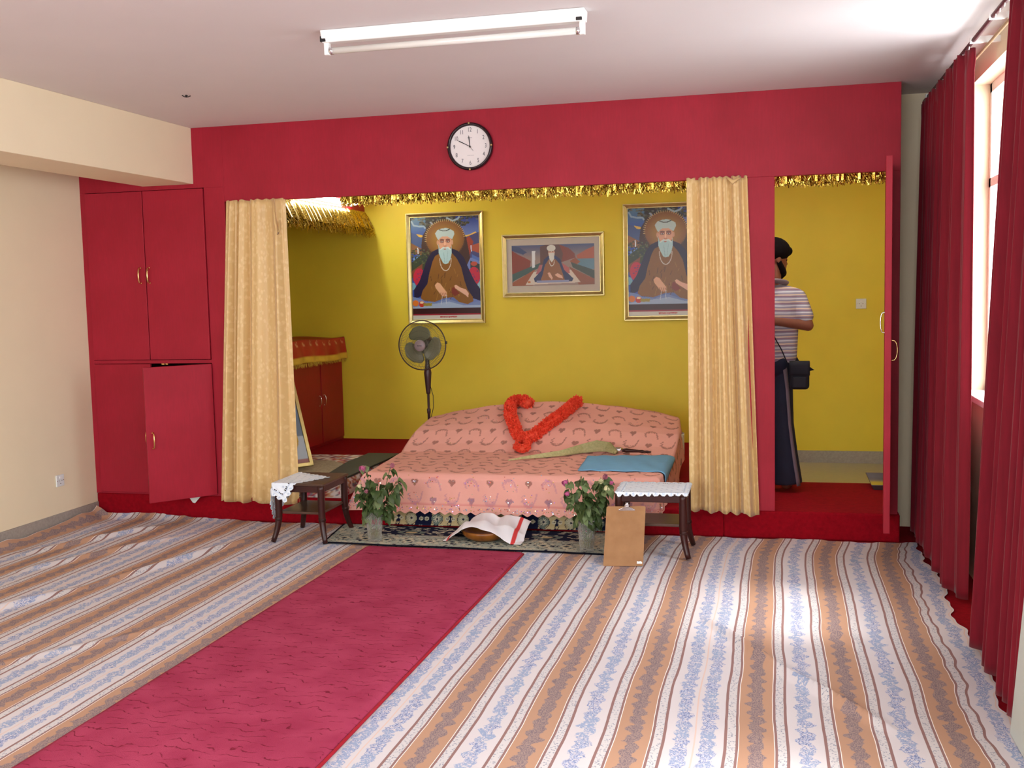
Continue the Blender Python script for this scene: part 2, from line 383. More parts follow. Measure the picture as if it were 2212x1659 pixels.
# ================================================================== SETTING
XL, XR, XW, YB, YR, H = -5.18, .76, 1.08, 3.13, -9.2, 2.945
HP, ZN = .188, 2.395
def struct(name, mb, m, parent=None, **k):
    o = mb.build(name, m, parent, **k)
    if parent is None: o['kind'] = 'structure'
    return o
struct('floor', MB().box((XL - .2, YR - .2, -.12), (XW + .2, YB + .2, 0)), M['carpet'])
struct('floor_tiles', MB().box((-.35, 1.118, 0), (XW, YB, .012)), M['tile'])
struct('ceiling', MB().box((XL - .2, YR - .2, H), (XW + .4, YB + .2, H + .12)), M['ceil'])
struct('platform', MB().box((XL, 0, 0), (-.35, YB, HP)).box((-.35, 0, 0), (.775, 1.118, HP)), M['carpet'], bevel=.012)
struct('wall_left', MB().box((XL - .15, YR, 0), (XL, .06, H)), M['cream'])
struct('wall_left_niche', MB().box((XL - .15, .06, 0), (XL, YB, H)), M['yellow'])
struct('wall_back', MB().box((XL - .15, YB, 0), (XW, YB + .15, H)), M['yellow'])
struct('baseboard_back', MB().box((-.35, YB - .015, 0), (1.0, YB, .125)), M['skirt'])
struct('baseboard_left', MB().box((XL, YR, 0), (XL + .014, 0, .12)), M['skirt'], bevel=.003)
# right window wall, three openings
wr = MB(); ops = [(-8.7, -6.5), (-5.7, -3.5), (-2.65, -.55)]; z0, z1 = 1.05, 2.80
wr.box((XW, YR, 0), (XW + .22, YB, z0)); wr.box((XW, YR, z1), (XW + .22, YB, H))
ys = [YR] + [a for o in ops for a in o] + [YB]
for i in range(0, len(ys), 2): wr.box((XW, ys[i], z0), (XW + .22, ys[i + 1], z1))
struct('wall_right', wr, M['cream'])
for i, (a, b) in enumerate(reversed(ops)):
    w = MB(); x0, x1 = XW + .10, XW + .15
    for (p, q) in ((a, a + .05), (b - .05, b), ((a + b) / 2 - .03, (a + b) / 2 + .03)): w.box((x0, p, z0), (x1, q, z1))
    for (p, q) in ((z0, z0 + .05), (z1 - .05, z1), (2.22, 2.27)): w.box((x0, a, p), (x1, b, q))
    wo = struct('window_%d' % (i + 1), w, M['white'])
    for (p, q) in ((a + .05, (a + b) / 2 - .03), ((a + b) / 2 + .03, b - .05)):
        MB().box((x0 + .02, p, z0 + .05), (x0 + .025, q, z1 - .05)).build('window_pane', M['pane'], wo)
    MB().box((XW - .03, a - .03, z0 - .03), (XW + .1, b + .03, z0 + .006)).build('window_sill', M['white'], wo, bevel=.004)
# unseen rear wall; its wide openings are added to let the fill in
rw = MB(); rw.box((XL, YR - .15, 0), (XW, YR, .95)).box((XL, YR - .15, 2.85), (XW, YR, H)).box((XL, YR - .15, .95), (-5.0, YR, 2.85)).box((.6, YR - .15, .95), (XW, YR, 2.85)).box((-2.3, YR - .15, .95), (-2.1, YR, 2.85))
struct('wall_rear', rw, M['cream'])
struct('trim_1', MB().box((-4.634, YR, 2.536), (-4.208, 0, H)), M['cream'], bevel=.004)        # ceiling beam
struct('wall_pier', MB().box((XR, .5, 0), (XW, .62, H)).box((.752, .05, 0), (XR, .5, H)), M['cream'])
struct('wall_side', MB().box((1.0, .62, 0), (XW, YB, H)), M['yellow'])

# red timber partition
wf = MB(); Y0, Y1 = 0, .05
CX0, CX1 = -5.135, -4.128        # cupboard opening
wf.box((XL, Y0, 2.505), (-3.961, Y1, H)).box((-3.961, Y0, ZN), (XR, Y1, H))
wf.box((XL, Y0, HP), (CX0, Y1, 2.505)).box((CX1, Y0, HP), (-3.961, Y1, 2.505)).box((CX0, Y0, 1.201), (CX1, Y1, 1.228)).box((CX0, Y0, HP), (CX1, Y1, HP + .012))
wf.box((-.185, Y0, HP), (-.014, Y1, ZN)).box((.700, Y0, HP), (XR, Y1, ZN))
struct('wall_front', wf, M['red'], bevel=.002)
# side lining of the niche next to the fitted cupboard
struct('wall_niche_side', MB().box((-4.02, .05, HP), (-3.975, .6, H)), M['yellow'])

# hinged doors
def d_handle(mb, c, out, L=.115, r=.0055, d=.03):
    """bow handle standing off a surface; out = outward unit vector"""
    c = Vector(c); o = Vector(out)
    pts = [c + o * .0 + Vector((0, 0, L / 2))] + [c + o * (d * math.sin(PI * k / 10) ** .6 + .002) + Vector((0, 0, L / 2 * math.cos(PI * k / 10))) for k in range(0, 11)] + [c - Vector((0, 0, L / 2))]
    mb.tube(pts, r, 8)
    for s in (-1, 1): mb.ball(c + Vector((0, 0, s * L / 2)), r * 1.8, 8, 6, (1, 1, .8))
    return mb
def cup_door(parent, x0, x1, za, zb, hx, name='door'):
    o = MB().box((x0, -.012, za), (x1, .008, zb)).build(name, M['red'], parent, bevel=.003)
    d_handle(MB(), (hx, -.012, (1.93 - .06) if za > 1 else .64), (0, -1, 0)).build('handle', M['brass'], o, smooth=True); return o
fc = empty('fitted_cupboard', (-4.63, .2, HP), 'red fitted cupboard built into the partition beside the cream left wall', 'cupboard')
cb = MB(); cb.box((CX0, .05, HP), (CX0 + .02, .58, 2.505)).box((CX1 - .02, .05, HP), (CX1, .58, 2.505)).box((CX0, .56, HP), (CX1, .58, 2.505))
for z in (HP, .72, 1.205, 1.8, 2.485): cb.box((CX0, .05, z), (CX1, .56, z + .018))
cb.build('carcass', M['darkred'], fc)
cup_door(fc, CX0 + .004, -4.642, 1.231, 2.501, -4.683); cup_door(fc, -4.636, CX1 - .004, 1.231, 2.501, -4.608)
cup_door(fc, CX0 + .004, -4.642, HP + .014, 1.198, -4.69)
# the lower right door stands open towards the room
ang = math.radians(49); w_ = .508
dd = MB().box((-w_, -.02, HP + .014), (0, 0, 1.198)); hh = d_handle(MB(), (-w_ + .045, -.02, .66), (0, -1, 0))
Rz = Matrix.Rotation(ang, 4, 'Z'); hin = Vector((CX1 - .006, -.004, 0))
for m_ in (dd, hh): m_.v = [tuple(Rz @ Vector(p) + hin) for p in m_.v]
do = dd.build('door', M['red'], fc, bevel=.003); hh.build('handle', M['brass'], do, smooth=True)
do['label'] = 'lower cupboard door standing ajar'
MB().box((-4.565, .02, 1.190), (-4.54, .03, 1.200)).box((-4.530, .02, 1.190), (-4.51, .03, 1.200)).build('door_catch', M['brass'], fc)

# room door swung out towards the camera, seen edge on
hx, hy = .706, 0.0; fx, fy = .652, -.615
dv = Vector((fx - hx, fy - hy, 0)).normalized(); nv = Vector((-dv.y, dv.x, 0))    # nv points to -x? fixed below
if nv.x > 0: nv = -nv
a = Vector((hx, hy, 0)); b = Vector((fx, fy, 0)); th = .038
def zz(p, z): return (p.x, p.y, z)
p = [a, b, b + nv * th, a + nv * th]
dm = MB().hexa([zz(q, .197) for q in p] + [zz(q, 2.425) for q in p])
d1 = dm.build('door_1', M['red'], bevel=.003, weld=True); d1['kind'] = 'structure'
c1 = b - dv * .055 + nv * th; c2 = b - dv * .055
d_handle(MB(), (c1.x, c1.y, 1.455), nv, .12, .0035, .022).build('door_handle', M['chrome'], d1, smooth=True)
d_handle(MB(), (c2.x, c2.y, 1.290), -nv, .12, .0035, .032).build('door_handle', M['brass'], d1, smooth=True)

# ================================================================== FLOOR CLOTHS
def ridge(x, y, x0, y0, x1, y1, h, w):
    dx, dy = x1 - x0, y1 - y0; L2 = dx * dx + dy * dy; t = ((x - x0) * dx + (y - y0) * dy) / L2
    tc = np.clip(t, 0, 1); dist = np.hypot(x - (x0 + tc * dx), y - (y0 + tc * dy))
    side = ((x - x0) * dy - (y - y0) * dx) / math.sqrt(L2)
    ww = np.where(side > 0, w * .45, w)
    return h * np.exp(-(dist / ww) ** 2) * np.sin(np.clip(t, 0.02, .98) * PI) ** .5
def vnoise(X, Y, sx, sy, seed):
    o = np.zeros_like(X); r = np.random.RandomState(seed)
    for k in range(14):
        a, b_, ph = r.normal(0, 1) * sx, r.normal(0, 1) * sy, r.rand() * 6.28
        o += np.sin(X * a + Y * b_ + ph)
    return o / 5.3
def sheet(name, x0, x1, y0, y1, step, mt, label, ridges, left):
    nx, ny = int((x1 - x0) / step) + 1, int((y1 - y0) / step) + 1
    X, Y = np.meshgrid(np.linspace(x0, x1, nx), np.linspace(y0, y1, ny))
    Z = .004 + .0022 * (1 + vnoise(X, Y, 3, 1.5, 3)) + .0012 * (1 + vnoise(X, Y, 14, 5, 5))
    for r in ridges: Z = Z + ridge(X, Y, *r)
    U = X.copy(); V = Y.copy()
    if left:
        k = np.clip((-3.4 - X) / 1.6, 0, 1)
        wn = vnoise(X, Y, 17, 3.2, 11); Z = Z + k * .016 * np.clip(wn, 0, 2) ** 1.3
        wn2 = vnoise(X, Y, 34, 6, 12); Z = Z + k * .007 * np.clip(wn2, 0, 2)
        e = np.clip((X - (x0 + .0)) / .13, 0, 1); Z = Z + (1 - e) ** 2 * (.045 + .02 * vnoise(X, Y, 5, 9, 8)) * np.clip((Y + 5) / 2, 0, 1)
        e2 = np.clip((y1 - Y) / .10, 0, 1); Z = Z + (1 - e2) ** 2 * np.clip((-3.9 - X) / .8, 0, 1) * .035
        U = U + .015 * vnoise(X, Y, 2, 2.5, 31) * k
    else:
        U = U - .07 * np.exp(-((Y - .05) / .38) ** 2) + .008 * vnoise(X, Y, 1.5, 3.5, 17)
        xe = .885 + .02 * np.sin(Y * 5) + .012 * np.sin(Y * 17 + 1) + .006 * np.sin(Y * 41)
        X = np.where(X > x1 - .25, x1 - .25 + (X - x1 + .25) * (xe - x1 + .25) / .25, X)
    hemw = .018 * np.sin(X * 9) + .008 * np.sin(X * 31) + .005 * np.sin(X * 71)
    f = np.clip((Y - (y1 - .5)) / .5, 0, 1); Y = Y + f * (hemw - .012)
    Y = np.minimum(Y, -.004)
    Z = np.maximum(Z, .002)
    m_ = npgrid(np.dstack([X, Y, Z])); m_.uv = np.dstack([U, V]).reshape(-1, 2)
    o = m_.build(name, mt, smooth=True); tag(o, label, 'floor cloth'); return o
sheet('floor_cloth', -5.15, -2.08, -6.4, -.02, .022, M['sheetL'], 'rumpled striped floral cloth covering the floor left of the red runner',
      [(-3.95, -1.9, -3.55, -.55, .03, .05), (-4.25, -2.55, -3.98, -1.9, .03, .05), (-4.6, -1.6, -4.1, -.6, .025, .06), (-3.6, -3.2, -3.0, -2.4, .012, .05), (-4.9, -1.2, -4.4, -.3, .03, .06)], True)
sheet('floor_cloth', -2.08, .885, -6.4, -.02, .022, M['sheetR'], 'flat striped floral cloth covering the floor between red runner and window curtains',
      [(-.36, -1.86, .02, -2.55, .042, .036), (.0, -2.5, .42, -3.12, .036, .034), (.04, -1.55, .40, -2.2, .022, .026), (-.5, -2.6, -.2, -3.3, .008, .05), (-.2, -3.0, .1, -3.6, .008, .04)], False)
# corner of the left cloth standing up by the platform

# runner
def runner():
    nx, ny = 40, 240
    P = np.zeros((ny, nx, 3))
    for j in range(ny):
        y = -6.3 + (5.60) * j / (ny - 1); sk = -.03 * max(0, (-.7 - y)) / 3.3
        xl = -2.655 + sk; xr = -1.575 + sk * .5 - .05 * math.exp(-((y + 1.55) / .06) ** 2) * 0
        for i in range(nx):
            u = i / (nx - 1); x = xl + (xr - xl) * u
            z = .020 + .003 * mnoise.noise((x * 3, y * 3, 0)) - (.009 if i in (0, nx - 1) else 0)
            P[j, i] = (x, y - .02 * (u - .5), z)
    m_ = npgrid(P); o = m_.build('carpet_runner', M['runner'], smooth=True, solid=.012)
    tag(o, 'long rose-red carpet runner leading up to the patterned rug', 'runner'); 
    e = MB().tube([(-1.575 + 0 - .015 * max(0, (-.7 - y)) / 3.3 + .004, y - .01, .018) for y in np.linspace(-6.3, -.72, 60)], .007, 6)
    e.build('bound_edge', mat('red_binding', (170, 16, 40), .9), o, smooth=True)
runner()

# ================================================================== PAINT HELPERS (pattern printed on cloth and pictures)
def inpoly(X, Y, poly):
    r = np.zeros(X.shape, bool); n = len(poly); j = n - 1
    for i in range(n):
        xi, yi = poly[i]; xj, yj = poly[j]
        c = ((yi > Y) != (yj > Y)) & (X < (xj - xi) * (Y - yi) / ((yj - yi) if yj != yi else 1e-9) + xi); r ^= c; j = i
    return r
def segd(X, Y, a, b):
    dx, dy = b[0] - a[0], b[1] - a[1]; t = np.clip(((X - a[0]) * dx + (Y - a[1]) * dy) / (dx * dx + dy * dy + 1e-12), 0, 1)
    return np.hypot(X - a[0] - t * dx, Y - a[1] - t * dy)
def pl(C, X, Y, poly, rgb, soft=None):
    C[inpoly(X, Y, poly)] = lin(rgb)
def el(C, X, Y, cx, cy, rx, ry, rgb, a=1.0):
    k = ((X - cx) / rx) ** 2 + ((Y - cy) / ry) ** 2 < 1; C[k] = C[k] * (1 - a) + np.array(lin(rgb)) * a
def st(C, X, Y, pts, w, rgb):
    for a, b in zip(pts[:-1], pts[1:]): C[segd(X, Y, a, b) < w] = lin(rgb)

def portrait(nu, nv):
    u, v = np.meshgrid(np.linspace(0, 1, nu), np.linspace(0, 1, nv)); v = 1 - v
    X = 185 + u * 955; Y = 130 + v * 1400; C = np.zeros((nv, nu, 3)); g = lambda *k: np.array(lin(k))
    r = np.random.RandomState(4)
    C[:] = g(52, 44, 46)
    t = np.clip((Y - 150) / 250, 0, 1)[..., None]; C[:] = np.where(X[..., None] > 820, g(40, 60, 140) * (1 - t) + g(110, 130, 190) * t, C)
    C[:] = np.where((X[..., None] < 400), g(90, 130, 160) * (1 - t) + g(50, 80, 170) * t, C)
    pl(C, X, Y, [(880, 400), (1000, 385), (1090, 345), (1150, 400), (1150, 330), (1150, 420), (880, 470)], (230, 190, 90))
    pl(C, X, Y, [(180, 330), (350, 380), (350, 600), (180, 600)], (70, 90, 140)); pl(C, X, Y, [(260, 350), (350, 370), (350, 400), (300, 395)], (230, 190, 80))
    pl(C, X, Y, [(940, 420), (1140, 350), (1140, 700), (980, 700)], (72, 74, 120)); pl(C, X, Y, [(920, 470), (1000, 400), (1060, 480), (990, 720), (930, 640)], (150, 60, 40))
    pl(C, X, Y, [(1000, 540), (1140, 500), (1140, 640), (1030, 600)], (170, 84, 60)); pl(C, X, Y, [(180, 470), (340, 560), (330, 640), (180, 620)], (140, 96, 60))
    st(C, X, Y, [(278, 545), (282, 620)], 7, (220, 230, 240)); st(C, X, Y, [(1025, 535), (1028, 610)], 7, (210, 215, 235))
    pl(C, X, Y, [(200, 690), (290, 630), (300, 650), (220, 720)], (110, 150, 210)); pl(C, X, Y, [(1030, 650), (1140, 710), (1140, 750), (1030, 700)], (80, 110, 180))
    # tree, grass, earth
    pl(C, X, Y, [(330, 520), (350, 380), (430, 260), (560, 170), (760, 160), (880, 250), (960, 420), (1010, 700), (960, 800), (330, 760)], (70, 44, 36))
    pl(C, X, Y, [(185, 740), (380, 600), (440, 700), (330, 870), (185, 960)], (58, 70, 48)); pl(C, X, Y, [(185, 860), (340, 760), (330, 880), (200, 1000)], (128, 74, 50))
    pl(C, X, Y, [(1010, 740), (1140, 790), (1140, 960), (1010, 860)], (52, 60, 60)); el(C, X, Y, 1060, 780, 46, 30, (176, 80, 60))
    for k in range(240):   # foliage dabs
        x, y = r.uniform(185, 1140), r.uniform(130, 250) ; 
        if 300 < x < 1000 or y < 190 and r.rand() < .5: el(C, X, Y, x, y + 30 * math.sin(x / 60), r.uniform(8, 26), r.uniform(6, 16), [(62, 66, 46), (48, 52, 52), (86, 80, 54), (104, 110, 104)][r.randint(4)])
    for k in range(120): el(C, X, Y, r.uniform(190, 440), r.uniform(560, 760), r.uniform(5, 14), r.uniform(5, 12), [(64, 74, 50), (92, 96, 66), (48, 50, 60)][r.randint(3)])
    st(C, X, Y, [(200, 180), (230, 235), (300, 250), (370, 250), (390, 275)], 11, (150, 178, 200)); st(C, X, Y, [(700, 150), (780, 190), (850, 165), (870, 140)], 12, (156, 180, 196)); st(C, X, Y, [(470, 200), (520, 250), (570, 205)], 12, (150, 160, 176))
    # glow disc behind the head
    d = np.sqrt(((X - 665) / 270) ** 2 + ((Y - 430) / 250) ** 2)[..., None]; gl = g(186, 142, 60) * (1 - np.clip(d, 0, 1)) + g(128, 84, 40) * np.clip(d, 0, 1); C[:] = np.where(d < 1, gl, C)
    for k in range(60):
        a = k / 60 * 6.283; x, y = 665 + 262 * math.cos(a), 430 + 242 * math.sin(a)
        if y < 600: st(C, X, Y, [(x, y), (x + 22 * math.cos(a), y + 22 * math.sin(a))], 4, (200, 170, 110) if a > 3 else (90, 70, 50))
    # cushions
    for cx, s in ((290, -1), (1055, 1)):
        el(C, X, Y, cx, 950, 85, 125, (186, 40, 66))
        for k in range(8): el(C, X, Y, cx + r.uniform(-50, 50), 950 + r.uniform(-80, 80), 13, 6, (80, 60, 110))
    el(C, X, Y, 195, 1070, 40, 50, (120, 170, 190)); el(C, X, Y, 1135, 1075, 30, 50, (150, 190, 200))
    # dark shawl and brown robe
    pl(C, X, Y, [(570, 560), (480, 600), (410, 690), (340, 870), (290, 1000), (205, 1120), (205, 1250), (330, 1200), (420, 1000), (660, 640), (900, 1000), (980, 1230), (1140, 1290), (1140, 1130), (1060, 1010), (990, 860), (920, 690), (840, 600), (750, 560)], (36, 28, 62))
    pl(C, X, Y, [(580, 630), (520, 660), (480, 740), (430, 900), (400, 1040), (330, 1130), (300, 1230), (340, 1270), (500, 1290), (640, 1240), (760, 1230), (840, 1300), (960, 1330), (1040, 1290), (1030, 1230), (960, 1130), (920, 1000), (880, 820), (820, 700), (760, 630)], (134, 90, 34))
    for k in range(26):
        x = r.uniform(430, 880); y = r.uniform(820, 1230); L = r.uniform(30, 90); st(C, X, Y, [(x, y), (x + r.uniform(-25, 25), y + L)], 4, [(98, 60, 26), (160, 114, 48)][k % 2])
    # turban, face, beard
    pl(C, X, Y, [(545, 400), (528, 355), (560, 310), (620, 290), (680, 282), (730, 295), (790, 330), (798, 370), (765, 440), (700, 400), (620, 400), (570, 445)], (190, 214, 214))
    st(C, X, Y, [(590, 305), (640, 322), (690, 320), (735, 300)], 6, (60, 70, 70))
    el(C, X, Y, 562, 480, 14, 34, (210, 160, 130)); el(C, X, Y, 765, 480, 14, 34, (210, 160, 130))
    pl(C, X, Y, [(575, 440), (625, 398), (700, 398), (755, 440), (755, 520), (730, 570), (595, 570), (575, 520)], (222, 168, 138))
    for x in (622, 704): el(C, X, Y, x, 462, 34, 24, (150, 96, 84)); el(C, X, Y, x, 468, 17, 8, (230, 220, 210)); el(C, X, Y, x, 468, 7, 8, (50, 36, 36)); st(C, X, Y, [(x - 30, 442), (x, 434), (x + 28, 442)], 4, (90, 64, 56))
    st(C, X, Y, [(664, 450), (660, 520)], 9, (240, 196, 164)); st(C, X, Y, [(646, 528), (680, 528)], 5, (170, 110, 90))
    pl(C, X, Y, [(568, 500), (590, 570), (640, 540), (665, 552), (700, 540), (745, 570), (756, 500), (755, 620), (735, 710), (700, 765), (660, 775), (630, 760), (595, 690), (572, 620)], (176, 214, 220))
    st(C, X, Y, [(600, 575), (640, 548), (664, 560), (700, 548), (735, 575)], 10, (216, 232, 232)); el(C, X, Y, 660, 570, 18, 8, (180, 110, 96))
    st(C, X, Y, [(640, 620), (655, 760)], 3, (140, 180, 190)); st(C, X, Y, [(700, 600), (680, 750)], 3, (150, 190, 198))
    for k in range(34):   # beads
        a = PI * k / 33; el(C, X, Y, 664 + 80 * math.cos(a), 700 + 165 * math.sin(a), 6, 6, (214, 206, 196))
    # hand, foot, cloth, fruit
    pl(C, X, Y, [(505, 1060), (540, 1022), (580, 1040), (630, 1110), (668, 1160), (670, 1210), (640, 1220), (600, 1215), (560, 1160), (515, 1100)], (226, 176, 140))
    for k in range(4): st(C, X, Y, [(575 + k * 25, 1165), (600 + k * 20, 1215)], 3, (140, 80, 60))
    pl(C, X, Y, [(778, 1075), (800, 1060), (860, 1100), (940, 1130), (975, 1180), (968, 1240), (930, 1205), (870, 1165), (790, 1110)], (228, 180, 156))
    pl(C, X, Y, [(735, 1170), (745, 1105), (770, 1090), (850, 1180), (780, 1220)], (126, 50, 34))
    bl = (Y > 1210) & (Y < 1375) & (np.abs(C - g(52, 44, 46)).sum(-1) < 1e-3); C[bl] = g(96, 116, 176)
    pl(C, X, Y, [(185, 1215), (300, 1240), (360, 1280), (520, 1300), (680, 1250), (820, 1300), (960, 1335), (1080, 1300), (1140, 1290), (1140, 1378), (185, 1378)], (120, 140, 190))
    pl(C, X, Y, [(400, 1330), (700, 1290), (900, 1345), (1140, 1345), (1140, 1378), (185, 1378), (185, 1360)], (160, 180, 210))
    for a_ in range(9): el(C, X, Y, 605 - 2 * a_, 1215 + a_ * 13, 5, 5, (200, 210, 220)); el(C, X, Y, 660 + 3 * math.sin(a_), 1205 + a_ * 13, 5, 5, (200, 210, 220))
    el(C, X, Y, 225, 1305, 44, 42, (214, 120, 40)); el(C, X, Y, 312, 1318, 40, 42, (196, 54, 36)); el(C, X, Y, 314, 1296, 26, 16, (236, 214, 170))
    for k in range(22): el(C, X, Y, 345 + k * 5, 1325 + 12 * math.sin(k * 2.3), 12, 10, (160, 140, 50))
    pl(C, X, Y, [(185, 1378), (1140, 1378), (1140, 1455), (185, 1455)], (58, 22, 22))
    pl(C, X, Y, [(185, 1455), (1140, 1455), (1140, 1475), (185, 1475)], (150, 34, 52)); pl(C, X, Y, [(185, 1475), (1140, 1475), (1140, 1535), (185, 1535)], (206, 206, 196))
    for k in range(17):
        x = 570 + k * 14; st(C, X, Y, [(x, 1494), (x + 8, 1494)], 3, (178, 40, 40)); st(C, X, Y, [(x + r.uniform(0, 8), 1494), (x + r.uniform(0, 8), 1512)], 3, (178, 40, 40))
    return C
def landscape(nu, nv):
    u, v = np.meshgrid(np.linspace(0, 1, nu), np.linspace(0, 1, nv)); v = 1 - v
    X = 1180 + u * 865; Y = 455 + v * 375; C = np.zeros((nv, nu, 3)); g = lambda *k: np.array(lin(k))
    t = np.clip((Y - 455) / 130, 0, 1)[..., None]; C[:] = g(70, 84, 124) * (1 - t) + g(150, 130, 120) * t
    pl(C, X, Y, [(1180, 500), (1250, 540), (1320, 570), (1380, 600), (1370, 660), (1180, 720)], (130, 60, 44)); pl(C, X, Y, [(1180, 455), (1260, 470), (1340, 520), (1300, 540), (1180, 500)], (62, 76, 112))
    pl(C, X, Y, [(1860, 560), (1960, 510), (2045, 480), (2045, 600), (1870, 590)], (168, 92, 66)); pl(C, X, Y, [(1680, 455), (1780, 490), (1840, 540), (1850, 580), (1700, 620)], (128, 62, 46))
    pl(C, X, Y, [(1860, 590), (2045, 590), (2045, 690), (1960, 690), (1880, 650)], (96, 132, 150)); pl(C, X, Y, [(1790, 610), (1850, 580), (1900, 620), (1830, 660)], (148, 84, 50))
    pl(C, X, Y, [(1180, 720), (1480, 620), (1480, 660), (1200, 780), (1180, 800)], (64, 90, 84)); pl(C, X, Y, [(1180, 800), (1420, 680), (1400, 830), (1180, 830)], (150, 84, 52))
    pl(C, X, Y, [(1780, 660), (2045, 780), (2045, 830), (1880, 830)], (140, 82, 54)); pl(C, X, Y, [(1800, 620), (2045, 700), (2045, 780), (1820, 670)], (66, 76, 66))
    pl(C, X, Y, [(1480, 470), (1540, 455), (1680, 455), (1720, 540), (1700, 640), (1480, 640)], (96, 66, 58))
    pl(C, X, Y, [(1395, 510), (1430, 508), (1422, 660), (1395, 665)], (216, 222, 224))
    pl(C, X, Y, [(1410, 700), (1800, 690), (1900, 808), (1320, 822)], (210, 196, 180)); pl(C, X, Y, [(1470, 640), (1500, 640), (1480, 720), (1430, 725)], (170, 96, 100)); pl(C, X, Y, [(1710, 625), (1780, 670), (1790, 720), (1730, 720)], (176, 96, 92))
    pl(C, X, Y, [(1570, 555), (1520, 590), (1490, 690), (1410, 765), (1420, 798), (1810, 798), (1825, 770), (1730, 690), (1690, 590), (1640, 555)], (48, 54, 92))
    pl(C, X, Y, [(1570, 590), (1530, 640), (1500, 740), (1480, 780), (1620, 800), (1740, 798), (1720, 740), (1680, 630), (1640, 590)], (142, 92, 52))
    pl(C, X, Y, [(1440, 785), (1780, 785), (1780, 805), (1440, 805)], (140, 146, 180))
    el(C, X, Y, 1600, 530, 34, 36, (208, 160, 136)); el(C, X, Y, 1598, 487, 46, 30, (212, 212, 200)); pl(C, X, Y, [(1568, 530), (1632, 530), (1626, 590), (1602, 618), (1578, 590)], (216, 214, 204))
    for x in (1585, 1613): el(C, X, Y, x, 520, 6, 4, (60, 40, 40))
    for k in range(16):
        a = PI * k / 15; el(C, X, Y, 1602 + 26 * math.cos(a), 605 + 46 * math.sin(a), 4, 4, (214, 206, 196))
    pl(C, X, Y, [(1555, 715), (1580, 710), (1610, 760), (1600, 780), (1570, 750)], (224, 176, 150)); pl(C, X, Y, [(1630, 735), (1660, 718), (1710, 745), (1715, 770), (1670, 760)], (224, 176, 150))
    el(C, X, Y, 1360, 795, 16, 10, (190, 110, 50)); return C

def framed(name, x0, x1, za, zb, Cfn, nu, nv, label, mount=None, prof=.045):
    t = empty(name, ((x0 + x1) / 2, YB - .02, za), label, 'picture')
    yb = YB - .004
    # moulded gilt frame: outer bead, hollow, inner lip
    fm = MB()
    def ringbar(i0, i1, ya, yb2, y_in):
        O = [(x0 + i0, za + i0), (x1 - i0, za + i0), (x1 - i0, zb - i0), (x0 + i0, zb - i0)]
        I = [(x0 + i1, za + i1), (x1 - i1, za + i1), (x1 - i1, zb - i1), (x0 + i1, zb - i1)]
        for k in range(4):
            l = (k + 1) % 4
            fm.hexa([(O[k][0], yb, O[k][1]), (O[l][0], yb, O[l][1]), (I[l][0], yb, I[l][1]), (I[k][0], yb, I[k][1]),
                     (O[k][0], yb2, O[k][1]), (O[l][0], yb2, O[l][1]), (I[l][0], y_in, I[l][1]), (I[k][0], y_in, I[k][1])])
    ringbar(0, prof * .22, yb, yb - .034, yb - .034); ringbar(prof * .22, prof * .8, yb, yb - .030, yb - .018); ringbar(prof * .8, prof, yb, yb - .022, yb - .022)
    fm.build('frame', M['gold'], t, bevel=.002)
    ix0, ix1, iz0, iz1 = x0 + prof, x1 - prof, za + prof, zb - prof
    if mount:
        MB().box((ix0, yb - .010, iz0), (ix1, yb, iz1)).build('mount', M['pinkframe'], t)
        ix0 += mount[0]; ix1 -= mount[0]; iz0 += mount[1]; iz1 -= mount[1]
    C = Cfn(nu, nv)
    g = grid(nu, nv, lambda u, v: (ix0 + (ix1 - ix0) * u, yb - .0125, iz0 + (iz1 - iz0) * v)); g.col = C.reshape(-1, 3)
    g.build('print', M['print'], t)
    return t
pa, pb = at(878, 462, Y=YB), at(1050, 697, Y=YB)
framed('picture_frame', pa.x, pb.x, pb.z - .002, pa.z, portrait, 200, 290, 'gilt framed print of a seated bearded man in full view above the standing fan')
qa, qb = at(1085, 508, Y=YB), at(1307, 638, Y=YB)
framed('picture_frame', qa.x, qb.x, qb.z, qa.z, landscape, 230, 110, 'wide gilt framed print with a pale mount hung between the two tall pictures', mount=(.052, .065))
ra = at(1346, 441, Y=YB)
framed('picture_frame', ra.x, ra.x + (pb.x - pa.x), pb.z - .002, pa.z + .004, portrait, 200, 290, 'gilt framed print of a seated bearded man partly behind the right gold curtain')

